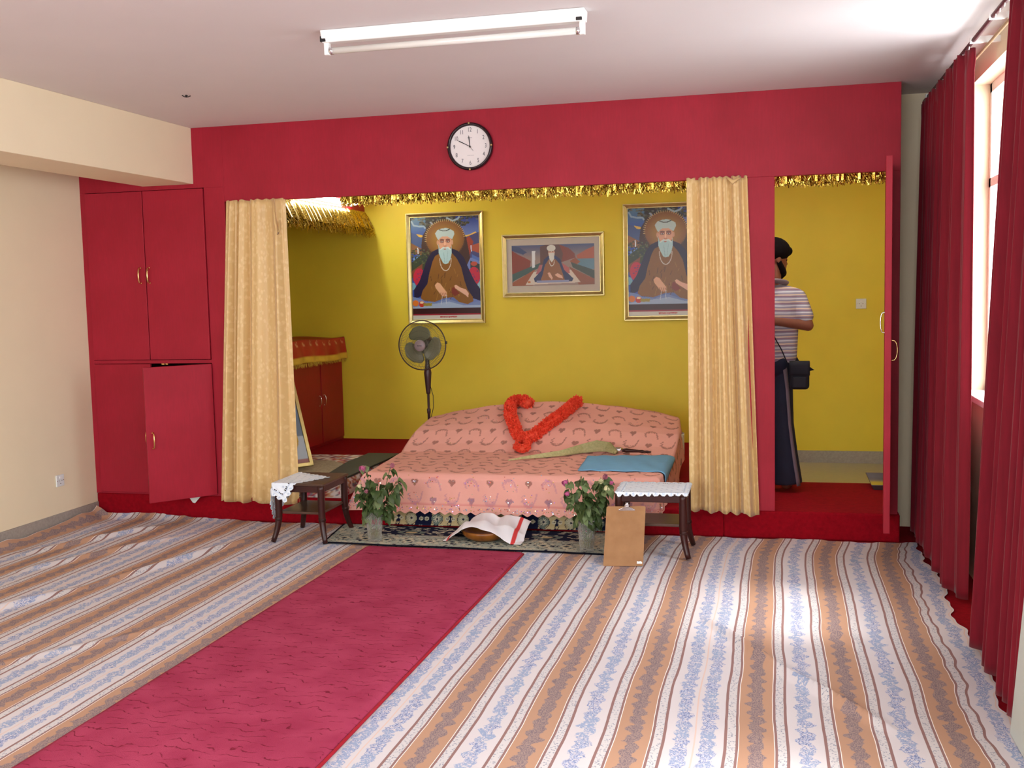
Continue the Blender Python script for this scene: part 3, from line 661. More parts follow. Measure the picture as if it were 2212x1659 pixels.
# ================================================================== CURTAINS
def curtain(name, TA, TB, BA, BB, nf, amp_t, amp_b, nrm, mt, label, cat, group=None, seed=1, nu=260, nv=60, hem=.012, bow=0.0, ruffle=False, uvs=1):
    r = random.Random(seed); TA, TB, BA, BB, nrm = map(Vector, (TA, TB, BA, BB, nrm))
    ph = [r.uniform(0, 6.28) for _ in range(6)]
    W = (TB - TA).length; Hh = (TA - BA).length
    def fn(u, v):    # v 0 bottom .. 1 top
        w = 1 - v
        A = BA.lerp(TA, v); B = BB.lerp(TB, v); 
        uu = u + .010 * math.sin(u * 9 + ph[0]) * w
        q = A.lerp(B, uu)
        fold = uu * nf * 2 * PI + 1.3 * math.sin(uu * 2.3 * PI + ph[1]) + .5 * math.sin(v * 3 + uu * 4 + ph[2]) * w
        am = amp_t + (amp_b - amp_t) * w ** .7
        am *= .75 + .35 * math.sin(uu * nf * 2.1 + ph[3])
        s = math.sin(fold); d = am * (math.copysign(abs(s) ** .75, s)) + am * .3 * math.sin(fold * 2.3 + ph[4])
        q = q + nrm * (d + bow * math.sin(PI * w) )
        q.z += hem * math.sin(fold + 1) * w ** 6 + .004 * math.sin(u * nf * 12) * (1 if v > .97 else 0)
        if ruffle and v > .97: q = q + nrm * .006 * math.sin(u * nf * 18)
        return q
    g = grid(nu, nv, fn); g.uv = [(i / (nu - 1) * W * 2.2 * uvs, j / (nv - 1) * Hh * uvs) for j in range(nv) for i in range(nu)]
    o = g.build(name, mt, smooth=True, solid=.003); tag(o, label, cat, group); return o
a_, b_ = at(487, 437, Y=-.02), at(613, 437, Y=-.02); c_, d_ = at(476, 1072, Y=-.045), at(640, 1080, Y=-.045)
gl = curtain('gold_curtain', (a_.x, -.015, 2.40), (b_.x, -.015, 2.40), (c_.x, -.05, .165), (d_.x, -.05, .155), 4, .020, .050, (0, -1, 0), M['satin'], 'gathered gold satin curtain at the left end of the niche opening', 'curtain', seed=5)
a2, b2 = at(1483, 385, Y=-.02), at(1614, 380, Y=-.02); c2_, d2_ = at(1490, 1085, Y=-.045), at(1641, 1105, Y=-.045)
gr = curtain('gold_curtain', (a2.x, -.015, 2.405), (b2.x, -.015, 2.405), (c2_.x, -.05, .19), (d2_.x, -.05, .165), 5, .018, .044, (0, -1, 0), M['satin'], 'gathered gold satin curtain against the red post right of the niche', 'curtain', seed=9)
# tie flap loops at the curtain heads
MB().tube([(b_.x - .06, -.048, 2.39), (b_.x - .058, -.062, 2.30), (b_.x - .05, -.066, 2.22), (b_.x - .035, -.066, 2.14), (b_.x - .022, -.062, 2.17), (b_.x - .02, -.05, 2.24)], [.006, .014, .017, .016, .010, .004], 10, flat=.5).build('tie_band', M['satin'], gl, smooth=True)
MB().tube([(a2.x + .26, -.05, 2.40), (a2.x + .30, -.055, 2.365), (a2.x + .345, -.05, 2.39)], [.006, .016, .006], 8).build('tie_band', M['satin'], gr, smooth=True)
cr_ = MB().tube([(-3.97, .025, 2.385), (-3.45, .025, 2.385)], .006, 8); 

XC = .93
c3 = curtain('window_curtain', (.945, .44, 2.86), (.955, -1.27, 2.87), (.915, .33, .03), (.935, -1.36, .035), 16, .026, .056, (-1, 0, 0), M['redcurt'], 'crimson pleated window curtain in the corner beside the open door', 'curtain', seed=3, nu=460, nv=50, ruffle=True)
c4 = curtain('window_curtain', (.955, -2.30, 2.87), (.955, -3.25, 2.87), (.925, -1.98, .04), (.905, -3.03, .03), 11, .026, .060, (-1, 0, 0), M['redcurt'], 'crimson pleated window curtain nearest the camera at the right edge', 'curtain', seed=8, nu=460, nv=50, ruffle=True, bow=.0)
rt = empty('curtain_rail', (.95, -1.6, 2.87), 'dark curtain rail running along the window wall under the ceiling', 'rail')
MB().tube([(.955, .47, 2.888), (.955, -4.6, 2.888)], .011, 10).build('rod', mat('dark_maroon_rod', (92, 40, 48), .5), rt, smooth=True)
MB().tube([(1.02, .47, 2.86), (1.02, -4.6, 2.86)], .008, 8).build('inner_rod', mat('tan_rod', (190, 160, 120), .5), rt, smooth=True)
for y in (.3, -1.35, -1.85, -3.4): MB().box((.94, y - .012, 2.875), (1.08, y + .012, 2.905)).build('bracket', M['white'], rt)
hk = MB()
for y in np.linspace(.42, -1.26, 18): hk.tube([(.955, y, 2.90), (.952, y, 2.875), (.95, y, 2.862)], .003, 6)
for y in np.linspace(-1.94, -3.6, 18): hk.tube([(.955, y, 2.90), (.952, y, 2.875), (.95, y, 2.862)], .003, 6)
hk.build('hooks', M['plastic'], rt)['kind'] = 'stuff'
# pale board standing at the foot of the near curtain
pb0 = [(.838, -3.06, .012), (.858, -3.07, .012), (.865, -3.55, .012), (.845, -3.55, .012)]
pbd = MB().hexa([Vector(q) for q in pb0] + [Vector((q[0] + .03, q[1] - .19 if k < 2 else q[1] - .02, 1.0)) for k, q in enumerate(pb0)])
tag(pbd.build('board', mat('pale_green_board', (206, 214, 206), .5, .03), bevel=.004, weld=True), 'pale board leaning at the foot of the nearest crimson curtain', 'board')

# ================================================================== WALL CLOCK
def text_mesh(txt, size, name='digit'):
    cu = bpy.data.curves.new(name, 'FONT'); cu.body = txt; cu.size = size; cu.align_x = 'CENTER'; cu.align_y = 'CENTER'
    o = bpy.data.objects.new('tmp', cu); COL.objects.link(o); dg = bpy.context.evaluated_depsgraph_get()
    me = o.evaluated_get(dg).to_mesh(); v = [tuple(x.co) for x in me.vertices]; f = [tuple(p.vertices) for p in me.polygons]
    bpy.data.objects.remove(o); return v, f
cc = at(1014.5, 316, Y=-.03); CXc, CZc = cc.x, cc.z
clk = empty('wall_clock', (CXc, -.02, CZc - .16), 'round white wall clock with dark rim on the red partition above the niche', 'clock')
ck = Vector((CXc, 0, CZc))
def yz(p): return p
prof = [(.0, -.001), (.155, -.001), (.163, -.010), (.163, -.028), (.156, -.038), (.147, -.040), (.143, -.033), (.141, -.020)]
m_ = MB(); m_.lathe(prof, ck, 72, 'y'); m_.build('rim', mat('dark_brown_rim', (40, 20, 26), .25, .05), clk, smooth=True)
m_ = MB(); m_.lathe([(.0, -.021), (.1425, -.021), (.1425, -.016), (0, -.016)], ck, 72, 'y'); m_.build('dial', mat('clock_dial', (232, 224, 222), .5, .01), clk)
prt = mat('dark_print', (62, 60, 74), .5)
for k in range(1, 13):
    a = k * PI / 6; v, f = text_mesh(str(k), .036); cx, cz = .113 * math.sin(a), .113 * math.cos(a)
    MB().add([(ck.x + cx + x * .82, -.0222, ck.z + cz + y * 1.15) for x, y, z in v], f).build('numeral', prt, clk)
for dx, dz, n, w in ((.0, .058, 6, .0035), (.004, -.062, 8, .0028)):     # faint small printed lines on the dial
    dg_ = MB(); dg_.box((ck.x + dx - n * .003, -.0222, ck.z + dz), (ck.x + dx + n * .003, -.0219, ck.z + dz + .0006))
    for q in range(n): dg_.box((ck.x + dx - n * .003 + q * .006, -.0222, ck.z + dz), (ck.x + dx - n * .003 + q * .006 + .003, -.0218, ck.z + dz + w))
    dg_.build('dial_print', mat('faint_print', (150, 146, 152), .5), clk)
def hand(a, L, w, y, name, tail=.012):
    d = Vector((math.sin(a), 0, math.cos(a))); n = Vector((d.z, 0, -d.x)); m2 = MB(); o = ck + Vector((0, y, 0))
    P = [o - d * tail - n * w * .5, o - d * tail + n * w * .5, o + d * L * .8 + n * w, o + d * L, o + d * L * .8 - n * w]
    m2.add(P + [p + Vector((0, -.0015, 0)) for p in P], [(0, 1, 2, 3, 4), (9, 8, 7, 6, 5)] + [(i, 5 + i, 5 + (i + 1) % 5, (i + 1) % 5) for i in range(5)]); return m2.build(name, mat('hand_' + name, (40, 38, 44), .4), clk)
hand(math.radians(-5), .076, .0036, -.025, 'hour_hand'); hand(math.radians(-63), .098, .0032, -.027, 'minute_hand'); hand(math.radians(142), .042, .0012, -.029, 'second_hand', .0)
MB().ball(ck + Vector((0, -.028, 0)), .006, 10, 6, (1, .6, 1)).build('boss', M['black'], clk)
for k in range(4):
    a = k * PI / 2 + .0; MB().ball(ck + Vector((.157 * math.sin(a), -.040, .157 * math.cos(a))), .0075, 10, 8).build('stud', M['gold'], clk, smooth=True)

# ================================================================== CEILING BATTEN LIGHT
def batten(name, A, B, label, lit, down=(0, 0, -1), hgt=.055, body=.045):
    A, B, dn = Vector(A), Vector(B), Vector(down); d = (B - A).normalized(); L = (B - A).length; s = d.cross(dn).normalized()
    t = empty(name, tuple((A + B) / 2 + dn * (hgt + .05)), label, 'light')
    def P(a, b, c): return A + d * a + s * b + dn * c
    m1 = MB().hexa([P(0, -body, .001), P(L, -body, .001), P(L, body, .001), P(0, body, .001), P(0, -body * .5, hgt), P(L, -body * .5, hgt), P(L, body * .5, hgt), P(0, body * .5, hgt)])
    m1.build('housing', M['white'], t, bevel=.004, weld=True)
    for a in (.005, L - .03):
        MB().hexa([P(a, -.014, hgt - .01), P(a + .025, -.014, hgt - .01), P(a + .025, .014, hgt - .01), P(a, .014, hgt - .01), P(a, -.012, hgt + .055), P(a + .025, -.012, hgt + .055), P(a + .025, .012, hgt + .055), P(a, .012, hgt + .055)]).build('lamp_holder', M['white'], t, bevel=.003, weld=True)
        MB().box(P(a - .012, -.03, hgt - .03), P(a + .016, -.012, hgt - .004)).build('clip', M['black'], t, bevel=.002)
    r = .016; MB().tube([P(.03, 0, hgt + .036), P(L - .03, 0, hgt + .036)], r, 16).build('tube', M['lamp'] if lit else M['tube'], t, smooth=True)
    for a in (.03, L - .045): MB().tube([P(a, 0, hgt + .036), P(a + .018, 0, hgt + .036)], r + .0008, 16).build('end_cap', M['chrome'], t, smooth=True)
    return t
la, lb = at(716, 88, Z=2.925), at(1266, 30, Z=2.925)
batten('batten_light', (la.x, -2.36, H), (lb.x, -2.36, H), 'unlit white fluorescent batten on the ceiling in front of the clock', False)
# ceiling hook with two loose wire ends
hp = at(402, 205, Z=H)
m_ = MB(); m_.tube([hp + Vector((-.028, 0, -.001)), hp + Vector((-.01, .0, -.012)), hp + Vector((.008, .004, -.004))], .003, 6); m_.tube([hp + Vector((-.012, .01, -.002)), hp + Vector((.01, .0, -.014)), hp + Vector((.03, .0, -.008))], .003, 6); m_.tube([hp, hp + Vector((0, 0, -.016))], .005, 8)
tag(m_.build('ceiling_hook', M['black'], smooth=True), 'small dark wire hook in the ceiling above the cream beam end', 'hook')

# ================================================================== NICHE INTERIOR
# red pelmet board across the depth of the niche, with its tube lamp and gold valance
PX = -4.10
tag(MB().box((PX - .14, .9, 2.50), (PX, YB, H)).build('pelmet_board', M['red_dark'], bevel=.003), 'red pelmet board running back along the left of the niche', 'pelmet')
batten('tube_light', (PX, 1.45, 2.585), (PX, 2.78, 2.585), 'glowing fluorescent tube inside the niche above the gold valance', True, down=(1, 0, 0), hgt=.03, body=.03)
batten('tube_light', (-.75, .08, 2.66), (.55, .08, 2.66), 'glowing fluorescent tube behind the red header of the doorway', True, down=(0, 1, 0), hgt=.03, body=.03)

def tinsel_garland(name, A, B, drop, outv, label, n, seed, bulge=.03):
    """gathered shiny tinsel fringe hanging from a ribbon"""
    r = random.Random(seed); A, B, o = Vector(A), Vector(B), Vector(outv); L = (B - A).length; d = (B - A) / L; z = Vector((0, 0, -1))
    g = empty(name, tuple((A + B) / 2 - Vector((0, 0, drop))), label, 'garland')
    nu = max(40, int(L * 70))
    def fn(u, v):
        a = u * L; w = 1 - v
        k = math.sin(a * 60 + 2 * math.sin(a * 9)) * .010 + math.sin(a * 141) * .004
        return A + d * a + o * (.006 + bulge * w ** .8 + k * (.3 + w)) + z * (drop * .72 * w + .006 * math.sin(a * 23) * w)
    gg = grid(nu, 7, fn); gg.build('ribbon', M['tinsel'], g, solid=.001)
    f = MB()
    for i in range(n):
        a = r.uniform(0, L); w = r.uniform(.0, .8); b0 = A + d * a + o * (.012 + bulge * w + r.uniform(-.006, .02)) + z * drop * (.2 + w * .6)
        ln = drop * r.uniform(.25, .5); dr = (z + d * r.uniform(-.7, .7) + o * r.uniform(-.2, .5)).normalized(); sd = dr.cross(o).normalized() * r.uniform(.0018, .004)
        tw = o * r.uniform(-.004, .004); f.add([b0 - sd, b0 + sd + tw, b0 + dr * ln + sd - tw, b0 + dr * ln - sd], [(0, 1, 2, 3)])
    q = f.build('fringe', M['tinsel'], g); q['kind'] = 'stuff'
    return g
tinsel_garland('tinsel_garland', (PX + .002, 1.0, 2.53), (PX + .002, YB - .03, 2.53), .25, (1, 0, 0), 'gold tinsel valance hanging below the red pelmet inside the niche', 2600, 2, .09)
tinsel_garland('tinsel_garland', (-3.07, .062, 2.43), (-.20, .062, 2.43), .098, (0, 1, 0), 'gold tinsel garland behind the red header across the niche', 2600, 3, .02)
tinsel_garland('tinsel_garland', (-.01, .062, 2.425), (.70, .062, 2.425), .095, (0, 1, 0), 'gold tinsel garland across the top of the open doorway', 800, 4, .02)

# red cupboard at the left of the niche with a fringed cloth on top
ncb = empty('low_cupboard', (-4.75, 2.0, HP), 'red cupboard with twin handles standing at the left side of the niche', 'cupboard')
MB().box((XL + .004, 1.0, HP), (-4.42, YB - .002, 1.235)).build('body', M['red_dark'], ncb, bevel=.004)
for (y0, y1, hy_) in ((1.05, 1.68, 1.62), (1.70, 2.33 + .22, 2.33 + .18), (2.33 + .24, YB - .03, 2.33 + .29)):
    o = MB().box((-4.42, y0, HP + .03), (-4.400, y1, 1.20)).build('door', M['red_dark'], ncb, bevel=.003)
    d_handle(MB(), (-4.400, hy_, .645), (1, 0, 0), .10, .004, .02).build('handle', M['chrome'], o, smooth=True)
def ccl(u, v):   # cloth over cupboard top: v 0..1 across depth from the wall to the hanging front
    y = .97 + (YB - .02 - .97) * u; lump = .05 * math.sin(PI * min(1, u * 1.2)) + .012 * math.sin(u * 14)
    if v < .6: return (XL + .01 + (-4.385 - XL - .01) * v / .6, y, 1.242 + lump * math.sin(PI * v / .6 * .9 + .2) + .008 * math.sin(u * 31 + v * 9))
    w = (v - .6) / .4; return (-4.380 + .012 + .012 * math.sin(u * 45) * w + .02 * w, y, 1.255 + lump * .35 - .225 * w)
gcl = grid(150, 34, ccl); cs = []
red_, gold_ = lin((176, 18, 30)), lin((226, 190, 70))
for j in range(34):
    for i in range(150):
        v = j / 33; u = i / 149; c = red_
        if v > .90: c = gold_
        elif ((u * 14 % 1 - .5) / .22) ** 2 + ((v - .67) / .035) ** 2 < 1 and ((u * 14 % 1 - .62) / .22) ** 2 + ((v - .66) / .035) ** 2 > .8: c = lin((206, 150, 120))
        cs.append(c)
gcl.col = np.array(cs); o = gcl.build('cupboard_cloth', mat('red_satin_cloth', (255, 255, 255), .4, .1, 20, attr=True, spec=.5), smooth=True, solid=.004)
tag(o, 'red satin cloth with a gold fringe covering the niche cupboard top', 'cloth')
fr = MB(); rr = random.Random(6)
for i in range(420):
    y = rr.uniform(.99, YB - .03); x = -4.355 + rr.uniform(-.004, .006); z = 1.045; l = rr.uniform(.02, .045); dy = rr.uniform(-.008, .008)
    fr.add([(x, y - .003, z), (x, y + .003, z), (x + .003, y + dy + .002, z - l), (x + .003, y + dy - .002, z - l)], [(0, 1, 2, 3)])
fo = fr.build('fringe', mat('gold_thread', (232, 200, 90), .5), o); fo['kind'] = 'stuff'

# framed picture leaning at the left, mostly behind the curtain
lf = empty('leaning_picture', (-3.86, .80, HP + .15), 'framed picture leaning on the floor mattress behind the left gold curtain', 'picture')
B0 = at(677, 1006, Z=.345); B1 = B0 + Vector((-.42, -.50, 0)); upv = (at(636, 884, X=B0.x - .19) - B0); upv = upv * (1.0 / upv.length)
bv = (B1 - B0).normalized(); hv = (upv - bv * upv.dot(bv)).normalized(); nrm = bv.cross(hv).normalized()
if nrm.dot(Vector((0, -CAM_D, CAM_H)) - B0) < 0: nrm = -nrm
W_, H_ = .40, .85
def LP(a, b, c=0): return B0 + bv * a + hv * b + nrm * c
fm = MB()
for (a0, a1, b0, b1) in ((0, .03, 0, H_), (W_ - .03, W_, 0, H_), (0, W_, 0, .03), (0, W_, H_ - .03, H_)):
    fm.hexa([LP(a0, b0, -.012), LP(a1, b0, -.012), LP(a1, b1, -.012), LP(a0, b1, -.012), LP(a0, b0, .014), LP(a1, b0, .014), LP(a1, b1, .014), LP(a0, b1, .014)])
fm.build('frame', M['gold'], lf, bevel=.003)
pm = grid(60, 80, lambda u, v: LP(.03 + (W_ - .06) * u, .03 + (H_ - .06) * v, .004)); cs = []
for j in range(80):
    for i in range(60):
        u, v = i / 59, j / 79; c = lin((176, 186, 196)) if v < .28 else lin((108, 122, 140)) if v < .62 else lin((150, 120, 130))
        if ((u - .40) / .26) ** 2 + ((v - .28) / .17) ** 2 < 1: c = lin((196, 156, 50))
        if v < .05: c = lin((150, 96, 90))
        cs.append(c)
pm.col = np.array(cs); pm.build('print', M['print'], lf)
MB().hexa([LP(0, 0, -.014), LP(W_, 0, -.014), LP(W_, H_, -.014), LP(0, H_, -.014), LP(0, 0, -.010), LP(W_, 0, -.010), LP(W_, H_, -.010), LP(0, H_, -.010)]).build('backing', M['hard'], lf)

# floor mattress with flowered cover, beige cloth and dark mat on it
def floral_col(X, Y, seed, base=(226, 214, 206), cols=((170, 70, 90), (120, 120, 130), (196, 150, 110), (150, 60, 60)), rr=(.012, .03)):
    C = np.zeros(X.shape + (3,)); C[:] = lin(base); r = np.random.RandomState(seed)
    x0, x1, y0, y1 = X.min(), X.max(), Y.min(), Y.max()
    for k in range(int((x1 - x0) * (y1 - y0) * 1100)):
        cx, cy, ra = r.uniform(x0, x1), r.uniform(y0, y1), r.uniform(*rr); d = np.hypot(X - cx, Y - cy); c = np.array(lin(cols[r.randint(len(cols))]))
        k_ = (d < ra) & (d > ra * .62); C[k_] = c; C[d < ra * .3] = c
    return C
def slab_cloth(x0, x1, y0, y1, z0, z1, step, r_=.03):
    """rounded mattress-like surface; returns mesh builder plus surface coordinates"""
    sx = np.concatenate([np.linspace(-(z1 - z0), 0, 12), np.linspace(0, x1 - x0, max(4, int((x1 - x0) / step)))[1:], (x1 - x0) + np.linspace(0, z1 - z0, 12)[1:]])
    sy = np.concatenate([np.linspace(-(z1 - z0), 0, 12), np.linspace(0, y1 - y0, max(4, int((y1 - y0) / step)))[1:], (y1 - y0) + np.linspace(0, z1 - z0, 12)[1:]])
    U, V = np.meshgrid(sx, sy); X = x0 + np.clip(U, 0, x1 - x0); Y = y0 + np.clip(V, 0, y1 - y0)
    du = np.maximum(-U, 0) + np.maximum(U - (x1 - x0), 0); dv_ = np.maximum(-V, 0) + np.maximum(V - (y1 - y0), 0); dd_ = np.maximum(du, dv_)
    Z = z1 - dd_; X = X + np.sign(U - (x1 - x0) / 2) * np.minimum(du, .03) * .5; Y = Y + np.sign(V - (y1 - y0) / 2) * np.minimum(dv_, .03) * .5
    return npgrid(np.dstack([X, Y, np.maximum(Z, z0 + .001)])), U, V
ms, U, V = slab_cloth(-3.95, -3.15, .055, 1.28, HP, HP + .125, .02)
ms.col = floral_col(U, V, 5).reshape(-1, 3)
tag(ms.build('floor_mattress', M['attr'], smooth=True), 'flowered floor mattress behind the left wooden table', 'mattress')
def lay(poly, z, th, name, m, label, cat):
    o = MB().prism(poly, z, z + th).build(name, m, bevel=.004); return tag(o, label, cat)
zt = HP + .127
pts = [at(*q, Z=zt + .01) for q in ((704, 1025), (747, 1000), (802, 995))]
lay([(-3.94, .06), (-3.46, .06), (pts[0].x, pts[0].y), (pts[1].x - .01, pts[1].y - .01), (-3.60, .93), (-3.94, .93)], zt, .007, 'folded_cloth', M['beige'], 'beige mottled cloth lying on the flowered floor mattress', 'cloth')
lay([(-3.45, .045), (-3.135, .045), (-3.125, 1.29), (pts[1].x, 1.29), (pts[1].x, pts[1].y), (pts[0].x + .01, pts[0].y)], zt, .016, 'floor_mat', M['dgreen'], 'dark green mat on the flowered mattress beside the pink bed', 'mat')

# ================================================================== PINK COVERED BED
KY = [-.09, -.05, .0, .88, 1.0, 1.14, 1.24, 1.60, 1.84, 1.93]
KZ = [.385, .408, .412, .412, .455, .540, .565, .610, .590, .48]
KC = [.0, .0, .0, .008, .016, .028, .05, .130, .125, .09]
KL = [-2.87, -2.87, -2.865, -2.945, -2.945, -2.915, -2.91, -2.92, -2.92, -2.93]
KR = [-.792, -.790, -.79, -.785, -.775, -.765, -.765, -.80, -.83, -.85]
def bed_z(x, y):
    z, c, l, r = (np.interp(y, KY, k) for k in (KZ, KC, KL, KR)); s = np.abs((2 * x - l - r) / (r - l))
    return z + c * (1 - np.clip(s, 0, 1) ** 2.3) + .006 * np.sin(x * 5 + y * 3) * np.clip((y - .9) * 2, 0, 1)
def bedspread():
    ds = .0062
    # rows: front skirt then top
    ty = np.arange(-.285, 2.02, ds); W0 = np.arange(-.26, 2.09 + .26, ds); nj, ni = len(ty), len(W0)
    T, S = np.meshgrid(ty, W0, indexing='ij')
    Yt = np.clip(T - .0, 0, None) * (1.93 + .05) / 2.02 - .05
    yk = np.where(T < 0, -.05, Yt)
    l = np.interp(yk, KY, KL); r = np.interp(yk, KY, KR); f = np.clip(S / 2.09, 0, 1); X = l + (r - l) * f
    Z = bed_z(X, yk); Y = yk.copy()
    # rounded shoulders: drop at the sides
    sl = np.maximum(-S, 0); sr = np.maximum(S - 2.09, 0); sd = np.maximum(sl, sr)
    fr = np.maximum(-T, 0)
    drop = np.minimum(np.hypot(sd, fr) * .0 + np.maximum(sd, fr), .30)
    both = np.minimum(sd, fr)
    Z0 = Z.copy()
    Z = Z - np.where(drop < .03, drop ** 2 / .06, drop - .015)
    floorz = np.where(Y > .0, HP + .012, .115)
    floorz = np.where(T < 0, np.minimum(.128 + .0 * X, .2), floorz)
    Z = np.maximum(Z, floorz)
    wav = np.sin(X * 13) * .006 + np.sin(X * 31 + 1) * .003
    Y = Y - np.where(T < 0, np.minimum(fr, .05) * .9 + fr * .05 + wav * np.clip(fr / .25, 0, 1), 0)
    fy = np.sin(Y * 16) * .010 * np.clip(sd / .2, 0, 1)
    X = X + np.where(S < 0, -(np.minimum(sl, .03) * .8 + sl * .10) + fy, 0) + np.where(S > 2.09, np.minimum(sr, .03) * .6 + sr * .10 + fy, 0)
    # corners flare out
    X = X - np.where((S < 0) & (T < 0), both * .35, 0) + np.where((S > 2.09) & (T < 0), both * .05, 0)
    Y = Y - np.where((T < 0), both * .10, 0)
    # soft wrinkles and zig-zag hem
    Z = Z + .0025 * np.sin(X * 21 + Y * 9) * (sd == 0) * (fr == 0)
    hemz = (np.abs(((X * 1.0) % .075) / .075 - .5) * 2) * .022
    Z = np.where((T < ty[3]) & (S > 0) & (S < 2.09), Z + hemz - .008, Z)
    Z = np.where((T < 0) & (fr > .22) & (S >= 0) & (S <= 2.09), np.maximum(.412 - fr + .0, .118) + np.where(T < ty[3], hemz - .008, 0) * 1.0, Z)
    # ------- pattern
    C = np.zeros(T.shape + (3,)); C[:] = lin((232, 168, 154))
    def put(mask, rgb, a=.75): C[mask] = C[mask] * (1 - a) + np.array(lin(rgb)) * a
    r_ = np.random.RandomState(3); rows = 0
    seq = []
    tt = -.20
    while tt < 1.95:
        off = .0 if rows % 2 == 0 else .14; cxs = np.arange(-.2 + off, 2.35, .280)
        for k, cx in enumerate(cxs):
            dx = (S - cx) / 1.25; dy = (T - tt) / 1.25
            sub = (np.abs(dx) < .07) & (np.abs(dy) < .06)
            d = np.hypot(dx, dy - .012)
            # winged crescent of embroidered lines
            m1 = (np.abs(d - .034) < .0042) & (dy < .014); m2 = (np.abs(np.hypot(dx, dy - .004) - .020) < .003) & (dy < .004)
            m3 = (np.abs(dx - .034 - dy * .25) < .0042) & (dy > .005) & (dy < .048); m4 = (np.abs(dx + .036 + .006 * np.sin(dy * 300)) < .0042) & (dy > .0) & (dy < .040)
            up = 1 if rows % 2 else -1
            if rows % 2:
                m1 = (np.abs(np.hypot(dx, dy + .012) - .034) < .0042) & (dy > -.014); m3 = (np.abs(dx - .034 + dy * .25) < .0042) & (dy < -.005) & (dy > -.048); m4 = (np.abs(dx + .040 + dy * .4) < .0042) & (dy < 0) & (dy > -.036); m2 = (np.abs(np.hypot(dx, dy + .004) - .020) < .003) & (dy > -.004)
            ins = (np.hypot(dx, dy - .012 * (1 if not rows % 2 else -1)) < .032) & ((dy < .004) if not rows % 2 else (dy > -.004)) & (np.sin(dx * 420 + dy * 260) > .1)
            put(ins & sub, (168, 116, 98) if tt > .0 else (206, 140, 150), .55)
            put((m1 | m2 | m3 | m4) & sub, (146, 96, 84) if tt > .0 else (196, 140, 150), .7)
            # small heart between
            hx_ = (S - cx - .140) / 1.15; hd = np.minimum(np.hypot(hx_ - .010, dy - .004), np.hypot(hx_ + .010, dy - .004)) < .0125
            tri = (np.abs(hx_) < (dy + .026) * .75) & (dy < .0) & (dy > -.026)
            put((hd | tri), (140, 92, 82) if tt > -.1 else (150, 110, 130), .78)
            if tt < .02: seq += [(cx + r_.normal(0, .035), tt + r_.normal(0, .028)) for _ in range(13)] + [(cx + .140 + r_.normal(0, .012), tt + r_.normal(0, .01)) for _ in range(4)]
            elif r_.rand() < .35: seq += [(cx + r_.normal(0, .03), tt + r_.normal(0, .02)) for _ in range(3)]
            seq += [(cx + .140 + r_.normal(0, .006), tt + r_.normal(0, .006))] if r_.rand() < .3 else []
        tt += .128; rows += 1
    for cx in np.arange(-.2, 2.3, .052): seq += [(cx + r_.normal(0, .010), -.252 + r_.normal(0, .009)) for _ in range(6)]
    put((np.abs(T + .225) < .003), (214, 120, 116), .6)
    P = np.dstack([X, Y, Z]); g = npgrid(P); g.col = C.reshape(-1, 3)
    mt = mat('pink_embroidered_cloth', (255, 255, 255), .75, .05, 8, .12, 260, attr=True, spec=.2)
    o = g.build('bedspread', mt, smooth=True)
    tag(o, 'salmon pink embroidered bedspread with a zigzag hem over the low bed', 'bedspread')
    sm = MB(); cl = []
    for (s_, t_) in seq:
        i = int(round((s_ - W0[0]) / ds)); j = int(round((t_ - ty[0]) / ds))
        if not (2 < i < ni - 3 and 2 < j < nj - 3): continue
        p = Vector(P[j, i]); a = Vector(P[j, i + 2]) - Vector(P[j, i - 2]); b = Vector(P[j + 2, i]) - Vector(P[j - 2, i])
        if a.length < 1e-6 or b.length < 1e-6: continue
        a.normalize(); b.normalize(); n_ = a.cross(b)
        if n_.length < .1: continue
        n_.normalize(); n_ = (n_ + Vector((r_.normal(0, .25), r_.normal(0, .25), r_.normal(0, .25)))).normalized()
        a = a - n_ * a.dot(n_); b = n_.cross(a); q = .0032
        sm.add([p + n_ * .003 - a * q - b * q, p + n_ * .003 + a * q - b * q, p + n_ * .003 + a * q + b * q, p + n_ * .003 - a * q + b * q], [(0, 1, 2, 3)])
        c = [(255, 240, 210), (210, 150, 250), (255, 120, 90), (250, 220, 110), (170, 220, 250), (255, 250, 250)][r_.randint(6)]; cl += [lin(c)] * 4
    sm.col = np.array(cl); q = sm.build('sequins', M['sequin'], o); q['kind'] = 'stuff'
bedspread()
# bed base below the spread, with a white sheet showing at the right back corner
bt = MB().box((-2.84, -.02, HP), (-.815, .86, .398)).build('bed_mattress', M['plastic'], bevel=.02)
tag(bt, 'low mattress under the salmon pink bedspread', 'mattress')
w0 = at(1463, 958, Y=1.45)
g = grid(26, 12, lambda u, v: (-.755 + .012 * math.sin(u * 17), 1.15 + .5 * u, .49 - .16 * (1 - v) * (1 + .12 * math.sin(u * 40) * (v < .1))))
tag(g.build('white_sheet', mat('white_cotton', (226, 228, 222), .8, .04), smooth=True, solid=.003), 'white sheet edge hanging out under the pink bedspread at right', 'sheet')

def onbed(px, py, lift=0, ymax=1.62):
    a = at(px, py, Y=-.2); d = (a - Vector((0, -CAM_D, CAM_H))).normalized(); p = a.copy()
    for _ in range(1600):
        if p.y > ymax: break
        if p.z < float(bed_z(p.x, p.y)) + lift: break
        p += d * .0015
    return p
